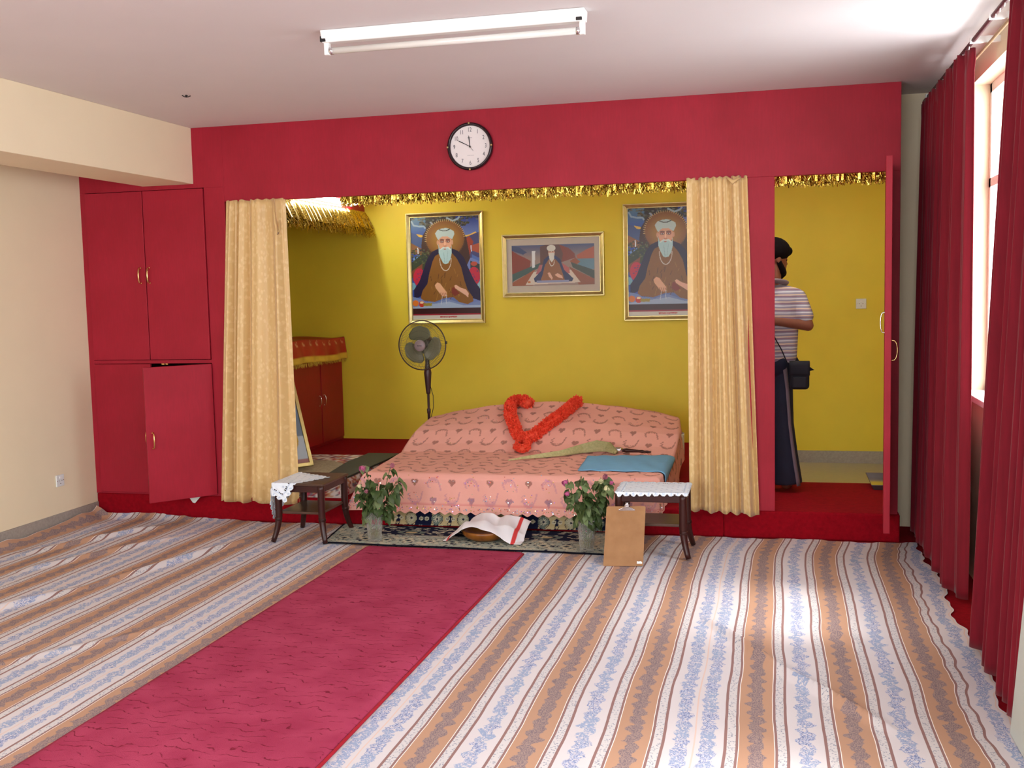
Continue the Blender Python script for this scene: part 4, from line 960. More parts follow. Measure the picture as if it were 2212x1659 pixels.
# blue folded cloth on the right front of the bed
c4_ = [onbed(*q) for q in ((1248, 1018), (1425, 1020), (1424, 985), (1270, 987))]
xr_ = -.78
def blue(u, v):
    x0 = c4_[0].x + (c4_[3].x - c4_[0].x) * v; y0_ = c4_[0].y + (c4_[3].y - c4_[0].y) * v
    L = (xr_ - x0) + .085 * (1 - .6 * v); a = L * u; y = y0_ + (c4_[2].y - .0 - c4_[3].y) * u * v + .03 * u * (1 - v) * 0
    if y < -.045: y = -.045
    x = x0 + a; 
    if x <= xr_: return (x, y, float(bed_z(x, y)) + .008 + .002 * math.sin(x * 40 + y * 20))
    d = x - xr_; return (xr_ + min(d, .02) + .008, y + .015 * d, float(bed_z(xr_, y)) + .006 - d * .95)
tag(grid(50, 36, blue).build('blue_cloth', M['teal'], smooth=True, solid=.004), 'folded sky blue cloth on the right side of the pink bed', 'cloth')

# orange-red garland
def garland():
    px = [(1144, 873), (1130, 866), (1113, 866), (1103, 876), (1101, 892), (1106, 908), (1112, 924), (1118, 938), (1126, 947), (1139, 948), (1153, 943), (1165, 932), (1180, 920), (1196, 908), (1212, 897), (1228, 884), (1240, 873), (1250, 866)]
    P = [onbed(x, y + 2, .035) + Vector((0, 0, .012)) for x, y in px]
    tail = [onbed(x, y, .03) + Vector((0, 0, .012)) for x, y in ((1136, 950), (1140, 960), (1138, 970), (1128, 973), (1118, 970), (1115, 966))]
    t = empty('flower_garland', tuple(P[8]), 'fluffy orange-red garland laid in a V on the pink bed', 'garland')
    r = random.Random(12)
    def fluffy(P, R, name, dens):
        core = MB().tube(P, R * .78, 10); pet = MB(); 
        seg = [(P[i], P[i + 1]) for i in range(len(P) - 1)]
        for a, b in seg:
            L = (b - a).length; d = (b - a).normalized(); s = d.cross(Vector((0, 0, 1))).normalized(); w = s.cross(d)
            for _ in range(int(L * dens)):
                c = a + d * r.uniform(0, L); an = r.uniform(0, 6.283); n = (s * math.cos(an) + w * math.sin(an) + d * r.uniform(-.35, .35)).normalized()
                p0 = c + n * R * r.uniform(.62, .8); p1 = c + n * R * r.uniform(.92, 1.28); sd = n.cross(Vector((r.uniform(-1, 1), r.uniform(-1, 1), r.uniform(-1, 1)))).normalized() * r.uniform(.004, .0085)
                m_ = (p0 + p1) / 2 + n.cross(sd).normalized() * r.uniform(-.004, .004)
                pet.add([p0 - sd * .5, p0 + sd * .5, m_ + sd, p1 + sd * .7, p1 - sd * .7, m_ - sd], [(0, 1, 2, 5), (5, 2, 3, 4)])
        c_ = core.build(name, M['gar'], t, smooth=True); q = pet.build('petals', M['gar'], c_); q['kind'] = 'stuff'
    fluffy(P, .047, 'strand', 3000); fluffy(tail, .030, 'tail', 1800)
    MB().tube([P[9], P[9] + Vector((.004, -.03, -.03)), P[9] + Vector((-.02, -.05, -.05))], .004, 6).build('tie_thread', M['plastic'], t)
M['gar'] = mat('orange_red_crepe', (252, 100, 66), .7, .18, 60, transl=.2, rgb2=(238, 66, 44))
garland()

# hair whisk
def whisk():
    pts = [(1098, 990), (1135, 986), (1175, 983), (1215, 979), (1255, 973), (1290, 969), (1315, 970), (1330, 976)]
    P = [onbed(x, y + 6, .004) + Vector((0, 0, .004)) for x, y in pts]; R = [.004, .012, .020, .026, .040, .052, .044, .020]
    P = [p + Vector((0, 0, rr_ * .75)) for p, rr_ in zip(P, R)]
    hd = [onbed(x, y, .0) + Vector((0, 0, .03)) for x, y in ((1328, 980), (1347, 981), (1380, 983), (1406, 985))]
    t = empty('hair_whisk', tuple((P[4] + hd[0]) / 2 - Vector((0, 0, .04))), 'pale hair whisk with a dark turned handle lying across the pink bed', 'whisk')
    r = random.Random(9); tf = MB().tube(P, [x * .82 for x in R], 16, flat=.8); h = tf.build('tuft', M['hair'], t, smooth=True)
    st_ = MB()
    for k in range(520):
        a = r.uniform(0, 6.283); q = r.uniform(.72, 1.06); i1 = r.randint(0, 3); pp = []
        for i in range(len(P) - 1, i1 - 1, -1):
            d = (P[min(i + 1, len(P) - 1)] - P[max(i - 1, 0)]).normalized(); s = d.cross(Vector((0, 0, 1))).normalized(); w = s.cross(d)
            a += r.uniform(-.12, .12); pp.append(P[i] + (s * math.cos(a) + w * math.sin(a) * .8) * R[i] * q)
        st_.tube(pp, .0011, 3, caps=False)
    q = st_.build('hair', M['hair'], h); q['kind'] = 'stuff'
    MB().tube([hd[0] - (hd[1] - hd[0]) * .05, hd[0].lerp(hd[1], .3), hd[0].lerp(hd[1], .6), hd[0].lerp(hd[1], .9)], [.020, .024, .022, .018], 16).build('ferrule', M['chrome'], t, smooth=True)
    MB().tube([hd[1].lerp(hd[0], .1), hd[1].lerp(hd[2], .2), hd[1].lerp(hd[2], .5), hd[2], hd[2].lerp(hd[3], .3), hd[2].lerp(hd[3], .5), hd[2].lerp(hd[3], .7), hd[3]], [.013, .018, .014, .010, .013, .008, .011, .005], 12).build('handle', M['wood'], t, smooth=True)
M['hair'] = mat('pale_straw_hair', (196, 186, 134), .6, .15, 60, rgb2=(170, 164, 112))
whisk()

# ================================================================== PATTERNED RUG
def rug():
    x0, x1, yf = -3.0, -.97, -.625; ds = .0062
    U, V = np.meshgrid(np.arange(0, x1 - x0, ds), np.arange(0, .86, ds)); C = np.zeros(U.shape + (3,)); W = x1 - x0
    cream, navy, sage, gold = (202, 194, 168), (24, 27, 52), (96, 104, 96), (192, 172, 128)
    C[:] = lin(navy); sage = (104, 116, 108); r = np.random.RandomState(8)
    def put(m_, c): C[m_] = lin(c)
    # front border, dense cream and sage scrolls
    edge = np.minimum(np.minimum(U, W - U), V)
    put(edge < .30, (168, 174, 160))
    nv_ = np.abs(U - W / 2)
    def noise2(f, s):
        rr_ = np.random.RandomState(s); o = np.zeros(U.shape)
        for _ in range(18): o += np.sin((U * rr_.normal() + V * rr_.normal()) * f + rr_.rand() * 6.28)
        return o / 6
    n1, n2 = noise2(62, 1), noise2(100, 2)
    k = edge < .30; put(k & (n1 > .42), cream); put(k & (n1 < -.85), navy); put(k & (np.abs(n2) < .045), (74, 82, 88)); put(k & (n2 > .8), (178, 178, 156))
    for b in (.012, .055, .235, .285): put(np.abs(edge - b) < .004, navy)
    put(edge < .010, (16, 16, 28)); put((edge > .052) & (edge < .058), cream)
    # rosettes along the border
    for cx in np.arange(.12, W, .155):
        for cy, R in ((.145, .036),):
            d = np.hypot(U - cx, V - cy); a = np.arctan2(V - cy, U - cx); put(d < R * (1 + .18 * np.cos(a * 6)), cream); put(d < R * .62, sage); put(d < R * .3, navy)
            for q in range(6): put(np.abs(np.hypot(U - cx - R * 1.5 * math.cos(q * 1.047), V - cy - R * 1.5 * math.sin(q * 1.047)) - .008) < .0035, navy)
    # navy field with small cream flowers
    fld = edge >= .30
    for _ in range(420):
        cx, cy, R = r.uniform(.3, W - .3), r.uniform(.3, .86), r.uniform(.007, .014); d = np.hypot((U - cx) * .7, V - cy); put(fld & (d < R), cream); put(fld & (d < R * .5), sage)
    for cx, cy in ((.55, .38), (1.02, .42), (1.5, .38)):
        d = np.hypot((U - cx) * .55, V - cy); put(fld & (np.abs(d - .045) < .010), sage); put(fld & (d < .022), gold)
    # upright part: row of mirrored palmettes on gold and navy ground
    up = V > .62
    put(up, navy); put(up & (np.sin((U - W / 2) * 2 * PI / .392) > -.55) & (nv_ < .75), gold)
    for i, cx in enumerate(np.arange(-.98, .99, .098)):
        X_ = (U - W / 2 - cx) * 1.5; Y_ = (V - .672) * 1.5; d = np.hypot(X_, Y_ * .9); a = np.arctan2(Y_, X_)
        if i % 2 == 0:
            put(up & (d < .062 * (1 + .12 * np.cos(4 * a))), sage if i % 4 else (176, 170, 140)); 
            for q in range(5): put(up & (segd(X_, Y_, (0, 0), (.045 * math.cos(.4 + q * .6), .045 * math.sin(.4 + q * .6))) < .005), cream); put(up & (segd(X_, Y_, (0, 0), (.04 * math.cos(-.4 - q * .6), .04 * math.sin(-.4 - q * .6))) < .005), cream)
            put(up & (d < .014), navy); put(up & (np.abs(d - .066) < .003), navy)
        else:
            put(up & (np.abs(X_) + np.abs(Y_) < .052), navy)
            for sx_ in (-.032, .032):
                dd_ = np.hypot(X_ - sx_, Y_ - .0); put(up & (np.abs(dd_ - .019) < .006), cream); put(up & (dd_ < .007), gold)
            put(up & (np.abs(np.hypot(X_, Y_ + .055) - .02) < .005), navy)
    # floor part, then the strip standing up in front of the bed base
    k0 = int(.575 / ds); mt = mat('woven_rug_pile', (255, 255, 255), .95, .1, 60, .3, 300, attr=True, spec=.1)
    Yw = yf - .035 * (U / W) + V
    X = x0 + U - .085 * np.clip(V / .57, 0, 1) * (1 - U / W); Z = .017 + .0015 * np.sin(U * 9) + .0 * V
    g = npgrid(np.dstack([X, Yw, Z])[:k0]); g.col = C[:k0].reshape(-1, 3)
    o = g.build('patterned_rug', mt, smooth=True, solid=.007)
    tag(o, 'navy and cream patterned rug spread before the pink bed', 'rug')
    i0, i1 = int(.27 / ds), int((W - .10) / ds); k1 = int(.622 / ds); C2 = C[k1:, i0:i1]; U2, V2 = U[k1:, i0:i1], V[k1:, i0:i1]; V2 = V2 - V2.min()
    g = npgrid(np.dstack([x0 + U2, -.030 - .016 * np.cos(np.clip(V2 / .05, 0, 1) * PI) - .002 * np.sin(U2 * 14), .024 + V2 * .85])); g.col = C2.reshape(-1, 3)
    o = g.build('carpet_strip', mt, smooth=True, solid=.006)
    tag(o, 'patterned carpet strip covering the step below the pink bedspread hem', 'rug')
rug()

# ================================================================== WOODEN SIDE TABLES
def make_table(label):
    """side table with outward curving sabre legs, low shelf and worn top; local size .37 x .44 x .415"""
    t = empty('side_table', (0, 0, 0), label, 'table')
    wx, wy, h = .185, .225, .415
    MB().box((-wx, -wy, h - .018), (wx, wy, h)).build('table_top', M['woodtop'], t, bevel=.006)
    ap = MB()
    for (a, b) in (((-wx + .012, -wy + .012), (wx - .012, -wy + .030)), ((-wx + .012, wy - .030), (wx - .012, wy - .012)), ((-wx + .012, -wy + .012), (-wx + .030, wy - .012)), ((wx - .030, -wy + .012), (wx - .012, wy - .012))):
        ap.box((a[0], a[1], h - .062), (b[0], b[1], h - .018))
    ap.build('apron', M['wood'], t, bevel=.003)
    MB().box((-wx + .03, -wy + .03, .198), (wx - .03, wy - .03, .216)).build('shelf', M['woodtop'], t, bevel=.004)
    for sx in (-1, 1):
        for sy in (-1, 1):
            x, y = sx * (wx - .026), sy * (wy - .026); pts, rs = [], []
            for k in range(15):
                z = (h - .02) * (1 - k / 14) + .008; q = max(0, (.20 - z) / .20); o = .050 * q ** 1.8
                pts.append((x + sx * o * .75, y + sy * o * .75, z)); rs.append(.0245 - .008 * q)
            l = MB().tube(pts, rs, 14)
            l.v = [tuple(p) for p in l.v]; lo = l.build('leg', M['wood'], t, smooth=True)
            MB().lathe([(.0235, .155), (.0265, .160), (.0235, .165), (.0265, .171), (.0235, .176)], (x + sx * .003, y + sy * .003, 0), 16).build('turned_ring', M['wood'], lo, smooth=True)
    return t
tabL = make_table('dark mahogany side table with white cloth, left of the bed'); tabL.location = (-3.165, -.405, .004)
tabR = copy_tree(tabL); tabR['label'] = 'dark mahogany side table with white cloth, behind the brown clipboard'; tabR.location = (-.765, -.495, .008); tabR.rotation_euler = (0, 0, PI / 2)
tabL['group'] = tabR['group'] = 'side tables beside the bed'

def doily(cx, cy, sx, sy, ang, rect, ztop, label, seed):
    """crocheted cloth: plain centre, open-work line, scalloped border, laid over a table top and hanging past its edges"""
    ds = .0042; nx, ny = int(sx / ds), int(sy / ds); U, V = np.meshgrid(np.linspace(-sx / 2, sx / 2, nx), np.linspace(-sy / 2, sy / 2, ny))
    ca, sa = math.cos(ang), math.sin(ang); X = cx + U * ca - V * sa; Y = cy + U * sa + V * ca
    x0, x1, y0, y1 = rect; QX = np.clip(X, x0, x1); QY = np.clip(Y, y0, y1); DX, DY = X - QX, Y - QY; D = np.hypot(DX, DY) + 1e-9
    out = np.minimum(D, .006 + .10 * D); X2 = QX + DX / D * out; Y2 = QY + DY / D * out
    Z = ztop + .003 + .0015 * np.sin(X * 60) * np.sin(Y * 50) - np.maximum(D - .004, 0) * .96
    wv = np.sin((X + Y) * 70) * .004 * np.clip(D / .05, 0, 1); X2 = X2 + wv * (DY != 0); Y2 = Y2 - np.abs(wv) * (DX == 0) 
    e = np.minimum(sx / 2 - np.abs(U), sy / 2 - np.abs(V)); along = np.where(sx / 2 - np.abs(U) < sy / 2 - np.abs(V), V, U)
    sc_ = .018 * np.abs(np.sin(along * PI / .046)) ** .7
    keep = e > (.018 - sc_)
    hole = (e > .012) & (e < .030) & (np.hypot(((along % .046) - .023), e - .020) < .0085) & (np.sin(along * 900) * np.sin(e * 900) > -.2)
    openw = (np.abs(e - .052) < .0035) & (np.sin(along * 2 * PI / .014) > .2)
    keep &= ~(openw & (np.sin(along * 2 * PI / .014) > .75))
    m_ = MB(); m_.v = np.dstack([X2, Y2, Z]).reshape(-1, 3).tolist()
    kq = keep[:-1, :-1] & keep[1:, :-1] & keep[:-1, 1:] & keep[1:, 1:]
    m_.f = [(j * nx + i, j * nx + i + 1, (j + 1) * nx + i + 1, (j + 1) * nx + i) for j, i in zip(*np.nonzero(kq))]
    C = np.zeros(U.shape + (3,)); C[:] = lin((236, 246, 255)); C[hole] = lin((190, 210, 232)); C[(np.abs(e - .044) < .003)] = lin((206, 222, 240))
    fl_ = (np.sin(U * 95) * np.sin(V * 80) > .82) & (e > .07); C[fl_] = lin((196, 212, 230)); m_.col = C.reshape(-1, 3)
    o = m_.build('crochet_doily', mat('blue_white_cotton', (255, 255, 255), .8, .03, 30, .15, 400, attr=True), smooth=True, solid=.0015)
    return tag(o, label, 'table cloth')
zt_ = .419
q1, q2, q3, q4 = at(575, 1042, Z=zt_), at(640, 1018, Z=zt_), at(730, 1036, Z=zt_), at(692, 1045, Z=zt_)
doily(-3.335, -.470, .45, .47, math.radians(-28), (-3.35, -2.98, -.63, -.18), zt_, 'white crocheted cloth hanging askew over the corner of the left table', 1)
doily(-.757, -.512, .475, .40, math.radians(1.5), (-.99, -.54, -.68, -.31), .423, 'white crocheted cloth laid square on the table behind the clipboard', 2)

# clipboard propped against the right table
cl, cr2 = at(1303, 1223, Z=.008), at(1389, 1223, Z=.008); bx = (cr2 - cl).normalized(); Wc = (cr2 - cl).length
tl = at(1303, 1094, Y=-.74); hv = Vector((0, tl.y - cl.y, tl.z - cl.z)); Lc = hv.length; hv.normalize(); nc = bx.cross(hv).normalized()
if nc.y > 0: nc = -nc
cbn = empty('clipboard', tuple(cl + bx * Wc / 2), 'brown hardboard clipboard with a chrome clip propped against the right table', 'clipboard')
def CP(a, b, c=0): return cl + bx * a + hv * b + nc * c
def bevrect(w, h_, r, n=5):
    o = []
    for cx, cy, a0 in ((w - r, r, -90), (w - r, h_ - r, 0), (r, h_ - r, 90), (r, r, 180)):
        for k in range(n + 1): a = math.radians(a0 + 90 * k / n); o.append((cx + r * math.cos(a), cy + r * math.sin(a)))
    return o
ol = bevrect(Wc, Lc, .009); n_ = len(ol); m_ = MB()
m_.add([CP(x, y, 0) for x, y in ol] + [CP(x, y, .0035) for x, y in ol], [tuple(range(n_ - 1, -1, -1)), tuple(range(n_, 2 * n_))] + [(i, (i + 1) % n_, n_ + (i + 1) % n_, n_ + i) for i in range(n_)]); m_.build('board', M['hard'], cbn)
w2 = Wc / 2 + .005; kk = MB()
pr = [(-.052, Lc - .028, .006), (.052, Lc - .028, .006), (.050, Lc - .022, .010), (.020, Lc - .010, .018), (.012, Lc + .012, .012), (-.012, Lc + .012, .012), (-.020, Lc - .010, .018), (-.050, Lc - .022, .010)]
kk.add([CP(w2 + a, b, c) for a, b, c in pr] + [CP(w2 + a, b, c - .005) for a, b, c in pr], [tuple(range(8)), tuple(range(15, 7, -1))] + [(i, 8 + i, 8 + (i + 1) % 8, (i + 1) % 8) for i in range(8)])
clp = kk.build('clip', M['chrome'], cbn, bevel=.0015)
MB().tube([CP(w2 - .016, Lc - .006, .017), CP(w2, Lc - .004, .022), CP(w2 + .016, Lc - .006, .017)], .005, 10).build('spring', M['chrome'], clp, smooth=True)
MB().tube([CP(w2 - .010, Lc + .016, .012), CP(w2 + .010, Lc + .016, .012)], .006, 10).build('lever', M['chrome'], clp, smooth=True)
tg = [(Wc - .038, .014), (Wc - .006, .014), (Wc - .006, .022), (Wc - .014, .030), (Wc - .028, .028), (Wc - .038, .030)]
MB().add([CP(x, y, .0040) for x, y in tg] + [CP(x, y, .0044) for x, y in tg], [tuple(range(6)), tuple(range(11, 5, -1))]).build('sticker', M['plastic'], cbn)

# ================================================================== VASES AND ROSES
def vase(x, y, label, seed):
    t = empty('glass_vase', (x, y, .021), label, 'vase')
    ro, H2 = [(.045, .0), (.047, .006), (.048, .05), (.054, .12), (.062, .19), (.066, .205)], .205
    inn = [(.063, .204), (.058, .19), (.050, .12), (.044, .05), (.040, .022), (.0, .018)]
    m_ = MB().lathe([(.0, 0)] + ro + inn, (x, y, .021), 72, 'z', .02, 18); m_.build('glass', M['vaseglass'], t, smooth=True, weld=True)
    MB().lathe([(.0, .0185), (.0395, .0225), (.0435, .05), (.0455, .072), (.0, .072)], (x, y, .0215), 40).build('water', M['water'], t, smooth=True, weld=True)
    return t
petm = {'pink': mat('pink_petal', (214, 112, 160), .6, .2, 30, rgb2=(186, 70, 124), transl=.2), 'cream': mat('cream_petal', (232, 228, 178), .6, .12, 30, transl=.2), 'rose': mat('dusty_rose_petal', (222, 156, 168), .6, .2, 30, rgb2=(178, 84, 118), transl=.2)}
def leaf_mb(p, d, L, w, droop, r):
    d = Vector(d).normalized(); s = d.cross(Vector((0, 0, 1)));
    if s.length < .1: s = Vector((1, 0, 0))
    s.normalize(); up = s.cross(d); tw = r.uniform(-.9, .9); s, up = s * math.cos(tw) + up * math.sin(tw), up * math.cos(tw) - s * math.sin(tw)
    n = 7; v = []; p = Vector(p); c = p.copy(); dd_ = d.copy()
    for i in range(n):
        q = i / (n - 1); ww = w * math.sin(PI * q ** .8) * (1 + .08 * (-1) ** i) + .0008; dd_ = (dd_ + Vector((0, 0, -droop / n)) + up * r.uniform(-.05, .05)).normalized()
        v += [c - s * ww + up * ww * .35, c, c + s * ww + up * ww * .35]; c = c + dd_ * L / (n - 1)
    f = [];
    for i in range(n - 1):
        a = i * 3; f += [(a, a + 1, a + 4, a + 3), (a + 1, a + 2, a + 5, a + 4)]
    return MB().add(v, f)
def rose(base, tip, kind, size, label, seed, nleaf=7, head=None, lsc=1.0):
    """wilting long-stemmed rose: stem, calyx, drooping bloom of overlapping petals, leaves each of its own"""
    r = random.Random(seed); b, t_ = Vector(base), Vector(tip); e = empty('rose_stem', tuple(b), label, 'flower')
    mid = b.lerp(t_, .55) + Vector((r.uniform(-.012, .012), r.uniform(-.012, .012), .035)); hd = Vector(head) if head else Vector((r.uniform(-.5, .5), -.6, -.5)); hd.normalize()
    neck = t_ - hd * size * .6; pts = []
    for k in range(13):
        q = k / 12; pts.append(((1 - q) ** 2) * b + 2 * q * (1 - q) * mid + q * q * (neck + Vector((0, 0, size * .4))))
    pts.append(neck); st_ = MB().tube(pts, [.0034 - .0012 * k / 13 for k in range(14)], 8).build('stem', M['stem'], e, smooth=True)
    if kind:
        bl = MB(); ax = hd; s1 = ax.cross(Vector((0, 0, 1)));
        if s1.length < .1: s1 = Vector((1, 0, 0))
        s1.normalize(); s2 = ax.cross(s1)
        for ring, (n, rr_, op, ln) in enumerate(((3, .22, .12, .95), (4, .36, .30, 1.05), (5, .46, .62, .95))):
            for k in range(n):
                a0 = 2 * PI * k / n + ring * .7; nu, nv2 = 6, 6; v = []
                for j in range(nv2):
                    q = j / (nv2 - 1)
                    for i in range(nu):
                        a = a0 + (i / (nu - 1) - .5) * (2 * PI / n) * 1.45 * math.sin(PI * min(.93, .25 + q * .62)); rad = size * (rr_ * math.sin(PI * (.12 + q * .62)) * 1.25 + op * q * q * .55); rad *= 1 + .07 * math.sin(i * 2.1 + k + q * 4)
                        v.append(neck + ax * (size * ln * q * 1.35) + (s1 * math.cos(a) + s2 * math.sin(a)) * rad)
                bl.add(v, [(j * nu + i, j * nu + i + 1, (j + 1) * nu + i + 1, (j + 1) * nu + i) for j in range(nv2 - 1) for i in range(nu - 1)])
        bo = bl.build('bloom', petm[kind], e, smooth=True, solid=.0008)
    cx = MB().ball(neck, size * .26, 10, 8, (1, 1, .8))
    for k in range(5):
        a = 2 * PI * k / 5; dv_ = Vector((math.cos(a), math.sin(a), 0)); dv_ = (dv_ - hd * dv_.dot(hd) + hd * .25 + Vector((0, 0, -.25))).normalized(); w = hd.cross(dv_).normalized() * .0035
        cx.add([neck - w, neck + w, neck + dv_ * size * .85], [(0, 1, 2)])
    cx.build('calyx', M['stem'], e, smooth=True)
    nleaf = int(nleaf * 1.5)
    for k in range(nleaf):
        q = .34 + .62 * (k + r.random() * .5) / nleaf; i = min(12, int(q * 13)); a = r.uniform(0, 6.283); d = Vector((math.cos(a), math.sin(a) * .8, r.uniform(-.5, .35)))
        p = pts[i]; L = r.uniform(.052, .082) * lsc; pet = MB().tube([p, p + d.normalized() * .018], .0016, 5)
        for j, (dd2, off) in enumerate(((d, .018), (d + Vector((-d.y, d.x, 0)) * 1.0, .010), (d + Vector((d.y, -d.x, -.2)) * 1.0, .010))):
            lf_ = leaf_mb(p + d.normalized() * off, dd2, L * (1 if j == 0 else .78), L * r.uniform(.27, .36), r.uniform(1.2, 3.0), r); pet.add(lf_.v, lf_.f)
        pet.build('leaf', M['leaf'] if r.random() < .72 else M['leaf2'], e, smooth=True)
    return e
vLx, vLy = at(810, 1168, Z=.02).x, at(810, 1168, Z=.02).y; vRx, vRy = at(1268, 1190, Z=.02).x, at(1268, 1190, Z=.02).y
vase(vLx, vLy, 'ribbed glass vase of wilting roses beside the left table', 1); vase(vRx, vRy, 'ribbed glass vase of wilting roses beside the brown clipboard', 2)
def rs(vx, vy, k, px, py, dy, kind, size, label, seed, nl=6, head=None, lsc=1.0):
    a = k * 1.9; base = (vx + .022 * math.cos(a), vy + .022 * math.sin(a), .047); tip = at(px, py, Y=vy + dy)
    return rose(base, tip, kind, size, label, seed, nl, head, lsc)
rs(vLx, vLy, 0, 786, 1012, -.02, 'pink', .034, 'tall magenta-pink rose with the largest bloom in the left vase', 11, 6, (-.5, -.7, -.35))
rs(vLx, vLy, 1, 846, 1007, .02, 'rose', .022, 'thin upright dusty pink rose bud at the right of the left vase', 12, 4, (.6, -.4, .5))
rs(vLx, vLy, 2, 777, 1050, -.04, 'cream', .022, 'small cream rose at the left edge of the left vase', 13, 7, (-.5, -.6, -.6))
rs(vLx, vLy, 3, 858, 1045, .03, None, .020, 'leafy headless rose stem bending right in the left vase', 14, 10, (.7, -.3, -.5), 1.25)
rs(vLx, vLy, 4, 815, 1050, -.06, None, .018, 'leafy rose stem drooping at the middle of the left vase', 15, 10, (.1, -.7, -.5), 1.2)
rs(vLx, vLy, 5, 792, 1060, -.05, 'rose', .018, 'tiny faded pink rose hidden among the left vase leaves', 16, 8, (0, -.8, -.4), 1.15)
rs(vRx, vRy, 0, 1222, 1042, -.02, 'pink', .027, 'pink rose topping the left side of the right vase', 21, 6, (-.5, -.6, -.5))
rs(vRx, vRy, 1, 1226, 1066, -.05, 'pink', .022, 'drooping magenta rose below the topmost pink one in the right vase', 22, 6, (-.5, -.4, -.8))
rs(vRx, vRy, 2, 1254, 1034, .0, None, .018, 'green nodding rose stem without petals in the right vase', 23, 8, (-.3, -.4, -.8), 1.15)
rs(vRx, vRy, 3, 1298, 1038, .03, 'cream', .022, 'small cream rose pointing up in the right vase', 24, 7, (.1, -.6, -.5))
rs(vRx, vRy, 4, 1310, 1055, -.02, 'cream', .030, 'largest cream rose hanging down at the right of the right vase', 25, 8, (.2, -.4, -.9), 1.1)
rs(vRx, vRy, 5, 1306, 1030, .05, 'rose', .022, 'pale pink rose behind the cream ones in the right vase', 26, 4, (.3, -.5, .1))
rs(vRx, vRy, 6, 1320, 1042, .04, 'pink', .017, 'small purple-pink rose furthest right in the right vase', 27, 5, (.6, -.3, -.6))
rs(vRx, vRy, 7, 1262, 1070, -.07, None, .016, 'large-leaved rose stem leaning forward in the right vase', 28, 9, (.0, -.8, -.4), 1.35)

# ================================================================== WOODEN BOWL AND TOWEL
bw = at(1047, 1163, Z=.03); bX, bY = bw.x, bw.y + .02
m_ = MB().lathe([(0, .0), (.085, .0), (.120, .012), (.152, .040), (.158, .068), (.152, .070), (.140, .045), (.10, .02), (0, .016)], (bX, bY, .022), 64, 'z', .012, 22)
tag(m_.build('wooden_bowl', mat('amber_wood_bowl', (150, 92, 30), .3, .25, 14, stretch=(1, 1, .2), rgb2=(108, 58, 18)), smooth=True, weld=True), 'low brown wooden bowl under the white towel on the patterned rug', 'bowl')
def towel(u, v):
    x = -.265 + .545 * u; y = -.13 + .30 * v; d = math.hypot(x * .9, y)
    z = .100 + .048 * math.exp(-((x + .015) / .10) ** 2) * (.35 + .65 * v) + .022 * math.sin(v * 5 + u * 3) * .5
    z += .022 * math.exp(-((x - .15) / .07) ** 2) * v - .03 * math.exp(-((x - .06) / .035) ** 2) * v
    if x < -.13: q = (-.13 - x); z -= q * .55 + q * q * 2.0; y += q * .1
    if x > .14: q = (x - .14); z -= q * .30 * (1 - v * .6) + q * q * 1.2 * (1 - v)
    front = max(0, .38 - v); z -= front * (.05 + .18 * max(0, u - .45) * 2); y -= front * .08 * max(0, u - .45)
    z += .006 * math.sin(u * 22 + v * 7)
    return (bX + x + .0, bY + y, .022 + max(z, .006))
g = grid(110, 50, towel); cs = []
for j in range(50):
    for i in range(110):
        u = i / 109; c = (238, 236, 240)
        if .865 < u < .915 or .045 < u < .085: c = (214, 62, 62)
        cs.append(lin(c))
g.col = np.array(cs); tag(g.build('towel', mat('white_towel_red_stripe', (255, 255, 255), .85, .02, 30, .2, 400, attr=True), smooth=True, solid=.003), 'white towel with red end stripes draped over the wooden bowl', 'towel')
m_ = MB(); r = random.Random(4)
for k in range(3): m_.ball((bX - .17 + .012 * k, bY - .10 - .01 * k, .040), .016, 10, 8, (1, 1, 1))

# ================================================================== STANDING FAN
fY = 1.75; fb = at(920, 905, Y=fY); fX = fb.x; fz = at(912, 746, Y=fY).z; fan = empty('standing_fan', (fX, fY + .08, HP), 'grey three-blade standing fan on a dark pole under the left picture', 'fan')
fh = Vector((at(912, 746, Y=fY).x, fY, fz)); Rf = (at(962, 746, Y=fY).x - at(861, 746, Y=fY).x) / 2
MF = {'dk': mat('dark_brown_plastic', (66, 44, 44), .35, .05), 'bl': mat('smoky_fan_blade', (158, 158, 128), .3, .04, spec=.6, transl=.5), 'hub': mat('mauve_grey_cap', (146, 128, 130), .4, .03), 'wire': mat('grey_green_wire', (104, 108, 84), .35, .03, spec=.6)}
py_ = fY + .09
MB().lathe([(0, 0), (.20, 0), (.205, .012), (.15, .03), (.04, .045), (.03, .08), (0, .08)], (fX, py_, HP), 40).build('base', MF['dk'], fan, smooth=True)
MB().lathe([(.013, .05), (.013, .42), (.016, .425), (.017, .46), (.0145, .465), (.011, .47), (.011, fz - HP - .38)], (fX, py_, HP), 20).build('pole', MF['dk'], fan, smooth=True)
zn = fz - HP
MB().lathe([(.0, zn - .44), (.017, zn - .44), (.020, zn - .42), (.030, zn - .30), (.034, zn - .25), (.028, zn - .215), (.020, zn - .17), (.020, zn - .04), (0, zn - .03)], (fX, py_, HP), 24).build('control_housing', MF['dk'], fan, smooth=True)
MB().lathe([(0, .03), (.05, .035), (.075, .06), (.078, .13), (.06, .17), (0, .18)], fh, 32, 'y').build('motor', MF['dk'], fan, smooth=True)
MB().tube([Vector((fX + .022, py_ - .01, HP + zn - .36)), Vector((fX + .045, py_, HP + zn - .46)), Vector((fX + .045, py_, HP + zn - .56)), Vector((fX + .018, py_, HP + zn - .66))], .003, 6).build('cord', M['black'], fan, smooth=True)
gd = MB(); Rf_ = Rf
def gp(rad, front): # guard profile: y offset at a radius
    q = min(1, rad / Rf_); return (-.065 if front else .055) * math.sqrt(max(0, 1 - q ** 3.2))
